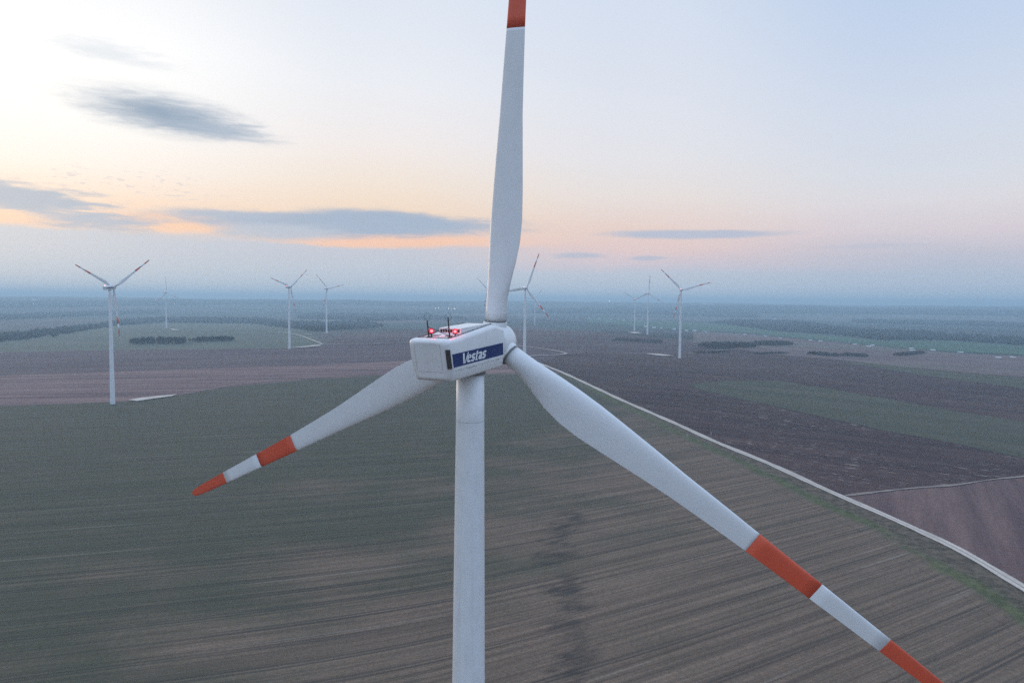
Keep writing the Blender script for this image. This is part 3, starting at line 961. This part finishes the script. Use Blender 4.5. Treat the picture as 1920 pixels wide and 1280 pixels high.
GL = ['long dark grove of bare trees on the green hill, left one of the two', 'shorter dark grove of bare trees on the green hill beside the longer grove',
      'large dark thicket beyond the ploughed field', 'thicket that tapers off at the right end of the large thicket',
      'small clump of bare bushes on the far edge of the ploughed field', 'low clump of bushes in the middle of the dry pasture',
      'bush clump on the slope nearest the row of white sheds', 'low brown scrub spread over the fallow plateau',
      'low hedge under the large thicket', 'low hedge along the path below the thicket']
for i, ((a, b, dep, ht), lb) in enumerate(zip(GROVES, GL)):
    grove(a, b, dep, ht, lb, None if i < 2 else M['brush'])

# ------------------------------------------------------------------ wind turbine, built once in its own frame
# origin at the foot of the tower; +Y is the way the rotor faces, X to its right as seen from behind, Z up
HUB = Vector((0, OH, 105.0))
RT = Matrix.Translation(HUB) @ Matrix.Rotation(TILT, 4, 'X')


def nac(u, s, w):
    return RT @ Vector((u, s, w))


S0, S1 = -11.45, -1.42            # rear and front of the nacelle along the shaft


def roof_w(s):
    if s < -10.0:
        return 1.40
    if s < -3.4:
        return 1.40 + (s + 10.0) / 6.6 * 0.53
    return 1.93 - (s + 3.4) / 2.0 * 0.42


def nacelle_section(s):
    """outline of the housing at station s, counter-clockwise seen from behind"""
    e = s - S0
    g = S1 - s
    k = 0.62
    sh = 0.0
    if e < k:
        sh = max(sh, k * (1 - math.sqrt(max(0, 1 - ((k - e) / k) ** 2))))
    k2 = 0.45
    if g < k2:
        sh = max(sh, k2 * (1 - math.sqrt(max(0, 1 - ((k2 - g) / k2) ** 2))))
    hw = 1.83 - sh
    top = roof_w(s) - sh * 0.55
    bot = -1.93 + sh * 0.55
    hb = 1.46 - sh * 0.8
    pts = []

    def arc(cx, cy, rx, ry, a0, a1, n):
        for i in range(n):
            a = R(a0 + (a1 - a0) * i / (n - 1))
            pts.append((cx + rx * math.cos(a), cy + ry * math.sin(a)))
    rr = 0.50
    arc(hw - rr, top - 0.36, rr, 0.36, 0, 90, 7)
    arc(-hw + rr, top - 0.36, rr, 0.36, 90, 180, 7)
    pts.append((-hw, -0.85))
    arc(-hb + 0.12, bot + 0.30, 0.30, 0.30, 200, 270, 5)
    arc(hb - 0.12, bot + 0.30, 0.30, 0.30, 270, 340, 5)
    pts.append((hw, -0.85))
    return pts


def nac_shift(s, w):
    """the rear face leans: its top reaches further back than its bottom"""
    f = max(0.0, min(1.0, (-8.0 - s) / 3.0))
    return s + f * (1.3 - w) * 0.20


def build_nacelle(parent):
    st_ = []
    for i in range(8):
        a = R(90 * i / 7)
        st_.append(S0 + 0.62 * (1 - math.cos(a)) if i else S0)
    st_ += [-10.5, -10.0, -9.5, -8.5, -7.5, -6.5, -5.5, -4.5, -3.8, -3.4, -3.0, -2.5, -2.0]
    for i in range(6):
        a = R(90 * i / 5)
        st_.append(S1 - 0.45 * (1 - math.sin(a)))
    st_ = sorted(set(round(q, 4) for q in st_))
    vs, fs = [], []
    n = None
    for s in st_:
        sec = nacelle_section(s)
        n = len(sec)
        for u, w in sec:
            vs.append(nac(u, nac_shift(s, w), w))
    for i in range(len(st_) - 1):
        for k in range(n):
            fs.append((i * n + k, i * n + (k + 1) % n, (i + 1) * n + (k + 1) % n, (i + 1) * n + k))
    fs.append(tuple(range(n))[::-1])
    m = (len(st_) - 1) * n
    fs.append(tuple(m + k for k in range(n)))
    o = mesh_obj('nacelle', vs, fs, M['white'], parent, smooth=True)
    me = o.data
    me.polygons[-1].use_smooth = False
    me.polygons[-2].use_smooth = False
    return o


# ---- lettering on the blue band, drawn stroke by stroke on a fine grid
GLY = {
    'e': ["01110", "11011", "11011", "11111", "11000", "11000", "11111", "01111"],
    's': ["01111", "11111", "11000", "11110", "01111", "00011", "11111", "11110"],
    'a': ["11110", "11111", "00011", "01111", "11111", "11011", "11111", "01111"],
}


def lettering(parent, u, s_a, s_b, w_lo, height):
    """letters stand on the right side of the housing; s runs forward, w up"""
    cells = []
    x = 0.0
    quads = []
    slant = 0.16

    def q4(pts):
        quads.append(pts)
    # capital V, as tall as the ascender
    H = 1.0
    q4([(0.00, H), (0.17, H), (0.31, 0.0), (0.20, 0.0)])
    q4([(0.3105, 0.0), (0.38, 0.0), (0.56, H), (0.46, H)])
    x = 0.50
    cw, ch = 0.066, 0.095
    for ch_ in 'es':
        g = GLY[ch_]
        for r, row in enumerate(g):
            for c_, b in enumerate(row):
                if b == '1':
                    cells.append((x + c_ * cw, (7 - r) * ch))
        x += 5 * cw + 0.055
    # t: tall stem, a bar and a foot
    tx = x
    q4([(tx + 0.03, 0.0), (tx + 0.16, 0.0), (tx + 0.16, 0.98), (tx + 0.03, 0.90)])
    q4([(tx + 0.163, 0.60), (tx + 0.25, 0.60), (tx + 0.25, 0.76), (tx + 0.163, 0.76)])
    q4([(tx + 0.163, 0.0), (tx + 0.25, 0.0), (tx + 0.25, 0.12), (tx + 0.163, 0.12)])
    x += 0.30
    for ch_ in 'as':
        g = GLY[ch_]
        for r, row in enumerate(g):
            for c_, b in enumerate(row):
                if b == '1':
                    cells.append((x + c_ * cw, (7 - r) * ch))
        x += 5 * cw + 0.055
    total = x
    vs, fs, idx = [], [], {}

    def vert(a, b):
        k = (round(a, 4), round(b, 4))
        if k not in idx:
            idx[k] = len(vs)
            ss = s_a + (a + slant * (b - 0.4)) / total * (s_b - s_a)
            vs.append(nac(u, ss, w_lo + b * height))
        return idx[k]
    for a, b in cells:
        fs.append((vert(a, b), vert(a + cw, b), vert(a + cw, b + ch), vert(a, b + ch)))
    for pts in quads:
        fs.append(tuple(vert(a, b) for a, b in pts))
    return mesh_obj('lettering', vs, fs, M['letter'], parent)


def turbine(near):
    root = empty('wind_turbine', (0, 0, 0))
    # tower
    prof = []
    for i in range(27):
        z = 102.75 * i / 26
        prof.append((2.08 + (1.17 - 2.08) * (z / 102.75) ** 1.0, z))
    prof = [(prof[0][0], -1.5)] + prof
    v, f = lathe(prof, 48 if near else 20)
    tw = mesh_obj('tower', v, f, M['tower'], root, smooth=True)
    tw.data.polygons[-1].use_smooth = False
    tw.data.polygons[-2].use_smooth = False
    if near:
        for z in (25.0, 50.0, 76.0, 98.6):
            r = 2.08 + (1.17 - 2.08) * z / 102.75
            v, f = lathe([(r - 0.05, z - 0.035), (r + 0.008, z - 0.035), (r + 0.008, z + 0.035), (r - 0.05, z + 0.035)], 48)
            mesh_obj('flange_seam', v, f, M['seam_l'], tw, smooth=False)
    v, f = lathe([(1.28, 102.55), (1.28, 103.15)], 40 if near else 16)
    mesh_obj('yaw_ring', v, f, M['rubber'], root, smooth=False)
    nc = build_nacelle(root)
    # blue band with the name, both sides
    for sd in ((1, -1) if near else (1, -1)):
        mb = MB()
        a, b_, w0, w1 = -10.98, -1.95, -0.80, 0.24
        th = 0.012
        U = sd * (1.83 + th / 2)
        vs = []
        for uu in (U - th / 2 - 0.004, U + th / 2):
            for s, w in ((a, w0), (b_, w0), (b_, w1), (a, w1)):
                vs.append(nac(uu, nac_shift(s, w) if s < -8 else s, w))
        mid = []
        mb.addv(vs, [(0, 3, 2, 1), (4, 5, 6, 7), (0, 1, 5, 4), (1, 2, 6, 5), (2, 3, 7, 6), (3, 0, 4, 7)])
        mb.build('name_band', M['blue'], nc)
        if sd == 1 and near:
            lettering(nc, 1.83 + th + 0.010, -9.35, -5.15, -0.66, 0.80)
    if near:
        # louvred slot in the rear corner, both sides
        for sd in (1,):
            mb = MB()
            P4 = []
            for s, u in ((-11.42, 1.53), (-11.16, 1.76)):
                for w in (-0.86, 0.62):
                    P4.append(nac(sd * u, nac_shift(s, w), w))
            nrm = Vector((0.8 * sd, -0.6, 0)) * 0.07
            outer = [q + nrm for q in P4]
            inner = [q - nrm for q in P4]
            mb.addv(outer + inner, [(0, 2, 3, 1), (4, 5, 7, 6), (0, 1, 5, 4), (2, 6, 7, 3), (0, 4, 6, 2), (1, 3, 7, 5)])
            mb.build('louvre', M['vent'], nc)
            for k in range(9):
                t = (k + 0.6) / 9.4
                lo = outer[0].lerp(outer[1], t) + nrm * 0.12
                hi = outer[2].lerp(outer[3], t) + nrm * 0.12
                m2 = MB()
                m2.tube([lo, hi], 0.018, 4)
                m2.build('slat', M['rail'], nc)
        # seams of the rear panel and the rivet line along the foot of the sides
        mb = MB()
        for u in (-1.16, 1.10):
            for k in range(26):
                w0 = 1.05 - k * 0.082
                q = nac(u, nac_shift(S0, w0) - 0.004, w0)
                q2 = nac(u, nac_shift(S0, w0 - 0.05) - 0.004, w0 - 0.05)
                mb.tube([q, q2], 0.011, 4)
        for k in range(34):
            u0 = -1.12 + k * 0.066
            w0 = -1.16
            mb.tube([nac(u0, nac_shift(S0, w0) - 0.004, w0), nac(u0 + 0.038, nac_shift(S0, w0) - 0.004, w0)], 0.012, 4)
        mb.build('panel_seam', M['seam'], nc)['kind'] = 'stuff'
        for sp in (-8.3, -5.2):
            mb = MB()
            mb.tube([nac(1.831, sp, w) for w in (1.0, 0.6, 0.245)], 0.009, 4)
            mb.build('panel_joint', M['seam_l'], nc)
        mb = MB()
        for sd in (1, -1):
            s = -10.6
            while s < -1.9:
                l = rnd.choice((0.05, 0.07, 0.10))
                w = -1.06 + rnd.uniform(-0.02, 0.03)
                # sides lean in below the band
                t = (-0.85 - w) / 0.83
                uu = 1.83 - 0.30 * t + 0.022
                ss = nac_shift(s, w) if s < -8 else s
                hgt = rnd.choice((0.05, 0.09, 0.16))
                mb.box((0, 0, 0), (0.012, l, hgt), Matrix.Translation(nac(sd * uu, ss, w)) @ RT.to_3x3().to_4x4() @ Matrix.Rotation(-sd * 0.33, 4, 'Y'))
                s += rnd.uniform(0.13, 0.26)
        mb.build('rivet_row', M['seam'], nc)['kind'] = 'stuff'
        # roof rail round the walking surface
        RU = 1.34
        path = [(-RU, -10.45), (RU, -10.45), (RU, -3.4), (0.95, -1.75)]
        path2 = [(-RU, -10.45), (-RU, -3.4), (-0.95, -1.75)]
        mb = MB()
        for pp in (path, path2):
            for (u0, s0), (u1, s1) in zip(pp[:-1], pp[1:]):
                nseg = max(2, int(abs(s1 - s0) / 0.8) + 1)
                pts = []
                for i in range(nseg + 1):
                    s = s0 + (s1 - s0) * i / nseg
                    u = u0 + (u1 - u0) * i / nseg
                    pts.append(nac(u, nac_shift(s, 1.4), roof_w(s) + 0.07))
                mb.tube(pts, 0.022, 6)
                d = 0
                L = math.hypot(u1 - u0, s1 - s0)
                k = max(1, int(L / 0.75))
                for i in range(k + 1):
                    s = s0 + (s1 - s0) * i / k
                    u = u0 + (u1 - u0) * i / k
                    mb.tube([nac(u, nac_shift(s, 1.4), roof_w(s) - 0.06), nac(u, nac_shift(s, 1.4), roof_w(s) + 0.10)], 0.028, 5)
        mb.build('roof_rail', M['rail'], nc)
        # dark edge trim of the roof under the rail
        mb = MB()
        for sd in (1, -1):
            pts = [nac(sd * 1.36, nac_shift(s, 1.4), roof_w(s) - 0.004) for s in np.linspace(-10.45, -3.4, 12)]
            pts += [nac(sd * 1.36 - sd * 0.30 * t, s, roof_w(s) - 0.015) for s, t in ((-3.0, 0.15), (-2.4, 0.6), (-1.9, 1.0))]
            mb.tube(pts, 0.045, 5)
        pts = [nac(u, nac_shift(-10.47, 1.4), 1.395) for u in np.linspace(-1.36, 1.36, 8)]
        mb.tube(pts, 0.04, 5)
        mb.build('roof_trim', M['rubber'], nc)
        # raised cooler hatch on the roof, its vents facing back
        hs0, hs1, hu0, hu1 = -8.1, -3.45, -0.85, 1.12
        topw = 1.965
        vs = [nac(hu0, hs0, roof_w(hs0) - 0.05), nac(hu1, hs0, roof_w(hs0) - 0.05), nac(hu1, hs1, roof_w(hs1) - 0.05), nac(hu0, hs1, roof_w(hs1) - 0.05),
              nac(hu0, hs0, topw), nac(hu1, hs0, topw), nac(hu1, hs1, topw + 0.03), nac(hu0, hs1, topw + 0.03)]
        mesh_obj('roof_hatch', vs, [(0, 3, 2, 1), (4, 5, 6, 7), (0, 1, 5, 4), (1, 2, 6, 5), (2, 3, 7, 6), (3, 0, 4, 7)], M['white'], nc)
        for k in range(8):
            u0 = hu0 + 0.10 + k * 0.225
            mb = MB()
            mb.box((0, 0, 0), (0.17, 0.03, 0.24), RT @ Matrix.Translation((u0 + 0.09, hs0 - 0.012, roof_w(hs0) + 0.20)))
            mb.build('vent', M['vent'], nc)
        mb = MB()
        mb.box((0, 0, 0), (0.7, 0.55, 0.05), RT @ Matrix.Translation((-0.55, -9.2, roof_w(-9.2) + 0.02)))
        mb.build('roof_plate', M['seam'], nc)
        mb = MB()
        mb.box((0, 0, 0), (0.6, 0.25, 0.06), RT @ Matrix.Translation((0.75, -9.35, roof_w(-9.35) + 0.025)))
        mb.build('roof_plate', M['rail'], nc)
        # masts with lightning rings, cross stays and the two red beacons
        z0 = 1.38
        ms = -10.10
        tops = {}
        for sd, um, hgt in ((-1, -0.60, 1.34), (1, 1.26, 1.62)):
            b0 = nac(um, ms, z0)
            b1 = nac(um - 0.10, ms - 0.05, z0 + hgt)
            mb = MB()
            mb.tube([b0, b0.lerp(b1, 0.5), b1], [0.065, 0.055, 0.045], 8)
            mb.box((0, 0, 0), (0.26, 0.26, 0.12), Matrix.Translation(b0 + Vector((0, 0, 0.05))))
            mast = mb.build('sensor_mast', M['dark'], root)
            mb = MB()
            cc = nac(um - 0.12, ms, z0 + 1.62)
            cx = (RT.to_3x3() @ Vector((1, 0, 0)))
            # the ring stands upright, square to the view from behind
            mb.tube([cc + cx * 0.27 * math.cos(a) + Vector((0, 0, 0.29 * math.sin(a))) for a in np.linspace(0, 2 * math.pi, 28)[:-1]], 0.014, 5, closed=True)
            mb.build('lightning_ring', M['wire'], mast)
            mb = MB()
            mb.tube([cc - Vector((0, 0, 0.29)), cc - Vector((0, 0, 0.55))], 0.02, 5)
            mb.build('ring_stem', M['wire'], mast)
            tops[sd] = (b0, b1)
        mb = MB()
        l0, l1 = tops[-1]
        r0, r1 = tops[1]
        mb.tube([l0.lerp(l1, 0.62), r0.lerp(r1, 0.12)], 0.022, 5)
        mb.tube([r0.lerp(r1, 0.52) + Vector((0, 0.06, 0)), l0.lerp(l1, 0.16) + Vector((0, 0.06, 0))], 0.022, 5)
        mb.build('cross_stay', M['dark'], root)
        for u, s, dz in ((-0.42, -9.98, 0.50), (1.22, -9.2, 0.44)):
            q = nac(u, s, z0 + dz)
            mb = MB()
            mb.tube([nac(u, s, z0 - 0.02), nac(u, s, z0 + dz - 0.16)], 0.05, 8)
            mb.box((0, 0, 0), (0.30, 0.30, 0.06), Matrix.Translation(nac(u, s, z0 + dz - 0.18)))
            lt = mb.build('warning_light', M['dark'], root)
            v, f = lathe([(0.17, -0.15), (0.20, -0.05), (0.20, 0.06), (0.165, 0.15), (0.09, 0.20), (0.0, 0.215)], 20)
            lens = mesh_obj('red_lens', [Vector(a) + q for a in v], f, M['glass'], lt, smooth=True)
            v, f = lathe([(0.0, -0.11), (0.09, -0.07), (0.125, 0.0), (0.09, 0.09), (0.0, 0.12)], 14)
            mesh_obj('bulb', [Vector(a) + q for a in v], f, M['core'], lt, smooth=True)
            ld = bpy.data.lights.new('beacon_glow', 'POINT')
            ld.energy = 28.0
            ld.color = (1.0, 0.10, 0.14)
            ld.shadow_soft_size = 0.24
            lo = bpy.data.objects.new('beacon_glow', ld)
            COL.objects.link(lo)
            lo.parent = root
            lo.location = q + Vector((0, 0, 0.10))
    else:
        q = nac(0.0, -10.0, 2.0)
        v, f = lathe([(0.0, -0.5), (0.35, -0.3), (0.4, 0.2), (0.0, 0.5)], 8)
        mesh_obj('warning_light', [Vector(a) + q for a in v], f, M['far_beacon'], root)
    # hub: spinner with a collar for each blade
    n = 40 if near else 16
    v, f = lathe([(1.30, -1.34), (1.62, -1.22), (1.76, -0.9), (1.80, 0.2), (1.74, 0.8), (1.58, 1.4), (1.28, 1.95), (0.85, 2.4), (0.4, 2.62), (0.0, 2.68)], n, 'Y')
    hub = mesh_obj('hub', [RT @ Vector(q) for q in v], f, M['white'], root, smooth=True)
    v, f = lathe([(1.22, -1.50), (1.22, -1.30)], n, 'Y')
    mesh_obj('shaft_seal', [RT @ Vector(q) for q in v], f, M['rubber'], hub)
    return root


BT = [  # radius, chord, twist, share of chord ahead of the pitch axis, relative thickness, roundness
    (1.98, 1.88, 20, .5, 1.0, 1.0), (3.0, 1.90, 20, .5, 1.0, 1.0), (4.2, 2.08, 19, .47, .86, .75), (5.6, 2.55, 18, .42, .62, .42),
    (7.2, 3.08, 17, .385, .44, .15), (9.0, 3.42, 15, .37, .34, .0), (11.0, 3.46, 13, .375, .29, 0), (13.5, 3.20, 11, .39, .26, 0),
    (16.5, 2.82, 9.5, .41, .24, 0), (20.0, 2.36, 8, .43, .22, 0), (23.5, 2.10, 7, .45, .20, 0), (27.0, 1.86, 6, .46, .19, 0),
    (30.0, 1.70, 5.3, .46, .18, 0), (33.0, 1.56, 4.6, .46, .17, 0), (36.0, 1.42, 4, .46, .17, 0), (39.0, 1.28, 3.4, .46, .16, 0),
    (41.5, 1.14, 3, .46, .16, 0), (43.4, 1.00, 2.6, .46, .15, 0), (44.4, 0.80, 2.4, .45, .15, 0), (44.85, 0.50, 2.3, .4, .15, 0), (45.0, 0.05, 2.3, .4, .15, 0)]


def blade_section(r, nseg):
    a = np.array([q[0] for q in BT])
    g = [float(np.interp(r, a, [q[i] for q in BT])) for i in range(6)]
    _, c, tw, ax, th, rd = g
    pts = []
    for k in range(nseg):
        t = 2 * math.pi * k / nseg
        # circle and airfoil, blended; x from leading (0) to trailing (1) edge
        xa = 0.5 * (1 + math.cos(t))
        yt = 5 * th * (0.2969 * math.sqrt(xa) - 0.126 * xa - 0.3516 * xa ** 2 + 0.2843 * xa ** 3 - 0.1036 * xa ** 4)
        camb = 0.10 * xa * (1 - xa)
        ya = (yt if t < math.pi else -yt) + camb
        yc = 0.5 * math.sin(t) * th
        y = yc * rd + ya * (1 - rd)
        x = (xa - ax) * c
        y *= c
        b = R(tw)
        # trailing edge leans down-wind (-Y)
        X = x * math.cos(b) + y * math.sin(b)
        Y = -x * math.sin(b) + y * math.cos(b)
        Y += math.sin(CONE) * r - BEND * (r / 45.0) ** 2
        pts.append((X, Y, r * math.cos(CONE)))
    return pts


def blade_piece(name, r0, r1, m, parent, near, cap0=True):
    nseg = 36 if near else 12
    rs = sorted(set([r0, r1] + [q[0] for q in BT if r0 < q[0] < r1] + (list(np.linspace(r0, r1, max(2, int((r1 - r0) / 0.8)))) if near else [])))
    vs, fs = [], []
    for r in rs:
        vs += blade_section(r, nseg)
    for i in range(len(rs) - 1):
        fs += [(i * nseg + k, i * nseg + (k + 1) % nseg, (i + 1) * nseg + (k + 1) % nseg, (i + 1) * nseg + k) for k in range(nseg)]
    fs += [tuple(range(nseg))[::-1], tuple((len(rs) - 1) * nseg + k for k in range(nseg))]
    o = mesh_obj(name, vs, fs, m, parent, smooth=True)
    o.data.polygons[-1].use_smooth = False
    o.data.polygons[-2].use_smooth = False
    return o


BANDS = (27.25, 33.0, 38.95)


def build_blade(root, near):
    b = blade_piece('blade', 1.98, BANDS[0], M['gel'], root, near)
    blade_piece('red_band', BANDS[0] + 0.002, BANDS[1], M['red'], b, near)
    blade_piece('white_band', BANDS[1] + 0.002, BANDS[2], M['gel'], b, near)
    blade_piece('red_tip', BANDS[2] + 0.002, 45.0, M['red'], b, near)
    n = 36 if near else 12
    v, f = lathe([(0.90, 0.9), (1.06, 1.45), (1.06, 1.84), (1.01, 1.88)], n)
    mesh_obj('root_collar', v, f, M['white'], b, smooth=False)
    v, f = lathe([(0.975, 1.86), (0.975, 2.0)], n)
    mesh_obj('root_seal', v, f, M['rubber'], b, smooth=False)
    return b


def kids(o):
    return [q for q in COL.objects if q.parent == o]


def copy_tree(o, parent=None):
    c_ = o.copy()
    COL.objects.link(c_)
    if parent:
        c_.parent = parent
    for q in list(o.children):
        copy_tree(q, c_)
    return c_


def make(near):
    root = turbine(near)
    b0 = build_blade(root, near)
    bs = [b0, copy_tree(b0, root), copy_tree(b0, root)]
    return root, bs


def set_phase(root, ph):
    bs = [q for q in root.children if q.name.split('.')[0] == 'blade']
    for k, b in enumerate(bs):
        b.matrix_local = RT @ Matrix.Rotation(ph + k * 2 * math.pi / 3, 4, 'Y')


TG = 'wind turbines of the wind farm'
near_t, _ = make(True)
bpy.context.view_layer.update()
set_phase(near_t, PHI)
near_t.location = (BASE[0], BASE[1], 0.0)
near_t.rotation_euler = (0, 0, -YAW)
tag(near_t, 'huge white wind turbine close up with blue lettered nacelle and red banded blades', 'wind turbine', TG)
far_t, _ = make(False)
bpy.context.view_layer.update()
TL = ['white turbine standing at the left by the edge of the near green crop', 'small hazy turbine on the green hill behind the two groves',
      'white turbine at the foot of the green hill beside a pale track', 'turbine beyond the hill, second from the close tower on its left',
      'far turbine mostly hidden behind the upright blade of the close turbine', 'white turbine just right of the close rotor, its foot behind the lower blade',
      'faint tiny turbine seen behind the blade of the one right of the close rotor', 'small hazy turbine whose blade meets its neighbour, left of the three at right',
      'hazy turbine in the middle of the three at right', 'white turbine on the dark ploughed field, rightmost and tallest of the three at right']
for i, (x, y, yaw, ph) in enumerate(FAR):
    t = far_t if i == 0 else copy_tree(far_t)
    set_phase(t, R(ph))
    t.location = (x, y, float(hz(x, y)))
    t.rotation_euler = (0, 0, -R(yaw))
    tag(t, TL[i], 'wind turbine', TG)

# ------------------------------------------------------------------ sheds, lights, posts
def shed(x, y, L, Wd, H, rz, label, group, name='shed'):
    mb = MB()
    a, b = L / 2, Wd / 2
    vs = [(-a, -b, 0), (a, -b, 0), (a, b, 0), (-a, b, 0), (-a, -b, H), (a, -b, H), (a, b, H), (-a, b, H), (-a, 0, H * 1.45), (a, 0, H * 1.45)]
    mb.addv(vs, [(0, 3, 2, 1), (0, 1, 5, 4), (2, 3, 7, 6), (1, 2, 6, 9, 5), (3, 0, 4, 8, 7), (4, 5, 9, 8), (6, 7, 8, 9)])
    o = mb.build(name, M['shed_w'])
    o.location = (x, y, float(hz(x, y)) + 0.1)
    o.rotation_euler = (0, 0, rz)
    return tag(o, label, 'shed', group)


ORD = ['leftmost', 'second', 'third', 'fourth', 'fifth', 'sixth', 'seventh', 'eighth', 'ninth', 'tenth', 'eleventh', 'twelfth',
       'thirteenth', 'fourteenth', 'fifteenth', 'rightmost']


def rank(lst):
    o = sorted(range(len(lst)), key=lambda k: math.atan2(lst[k][0], lst[k][1]))
    return {k: i for i, k in enumerate(o)}


RV, RP = rank(SHEDS[:16]), rank(SHEDS[17:])


def nth(i, what, where):
    if i == 0:
        return 'leftmost %s %s' % (what, where)
    if i == 15:
        return 'rightmost %s %s' % (what, where)
    return '%s %s from the left %s' % (ORD[i], what, where)


for i, (x, y) in enumerate(SHEDS):
    d = math.hypot(x, y)
    if i < 16:
        shed(x, y, rnd.uniform(7, 11), 4.0, 1.5, R(-8) + rnd.uniform(-.1, .1) - math.atan2(x, y), nth(RV[i], 'white shed', 'in the row between dry pasture and green meadow'), 'white sheds along the valley')
    elif i == 16:
        shed(x, y, 22, 7, 3.0, -math.atan2(x, y), 'lone white barn among the blue woods behind the row of sheds', None)
    else:
        shed(x, y, rnd.uniform(6, 16), 6, 3.2, -math.atan2(x, y) + rnd.uniform(-.3, .3), nth(RP[i - 17], 'tiny white house', 'among those on the plain behind the turbines'), 'white houses on the plain')
for (x, y), L, lb in zip(BRIGHT, (130, 45), ('long bright glasshouse far off under the horizon at the right', 'bright pale warehouse far off under the horizon at the left')):
    kind_ = lb.split(' far')[0].split()[-1]
    o = shed(x, y, L, 16, 7, -math.atan2(x, y), lb, None, kind_)
    o['category'] = kind_
for i, (x, y) in enumerate(LIGHTS):
    d = math.hypot(x, y)
    z = float(hz(x, y))
    r = d * 0.00042
    mb = MB()
    mb.tube([(0, 0, 0), (0, 0, 12)], 0.3, 6)
    o = mb.build('lamp_post', M['dark'])
    o.location = (x, y, z)
    v, f = lathe([(0.0, -r), (r * 0.8, -r * 0.6), (r, 0), (r * 0.8, r * 0.6), (0.0, r)], 8)
    mesh_obj('lamp_head', [(a, b, c_ + 12 + r) for a, b, c_ in v], f, M['flood'], o)
    tag(o, ('leftmost lit lamp of the far village above the left beacon', 'second lit lamp from the left in the far village above the beacons',
            'third lit lamp from the left in the far village above the beacons', 'fourth lit lamp from the left in the far village above the right mast',
            'rightmost lit lamp of the far village above the right mast', 'lone lit lamp under the horizon left of the three right hand turbines')[i],
        'lamp post', 'village lights')
for (x, y), lb in zip(POSTS, ('pale marker post in the grass on the near side of the gravel track', 'pale marker post in the ploughed edge on the far side of the gravel track')):
    mb = MB()
    mb.tube([(0, 0, -0.3), (0, 0, 2.0)], 0.11, 8)
    o = mb.build('marker_post', M['shed_w'])
    o.location = (x, y, float(hz(x, y)) + 0.1)
    mb = MB()
    mb.box((0, 0, 2.2), (0.5, 0.12, 0.4))
    mb.build('marker_plate', M['shed_w'], o)
    tag(o, lb, 'marker post', 'marker posts by the track')

# ------------------------------------------------------------------ evening haze over the plain
def haze_mat():
    m = bpy.data.materials.new('haze_air')
    m.use_nodes = True
    t = m.node_tree
    t.nodes.clear()
    o = t.nodes.new('ShaderNodeOutputMaterial')
    v = t.nodes.new('ShaderNodeVolumePrincipled')
    v.inputs['Color'].default_value = (0.62, 0.85, 1.0, 1)
    v.inputs['Density'].default_value = 0.00020
    v.inputs['Anisotropy'].default_value = 0.2
    t.links.new(v.outputs[0], o.inputs['Volume'])
    return m


mb = MB()
mb.box((0, 0, (177 - 45) / 2), (94000, 94000, 177 + 45))
hb = mb.build('haze', haze_mat())
tag(hb, 'thin blue evening haze over the plain', 'haze', None, 'stuff')
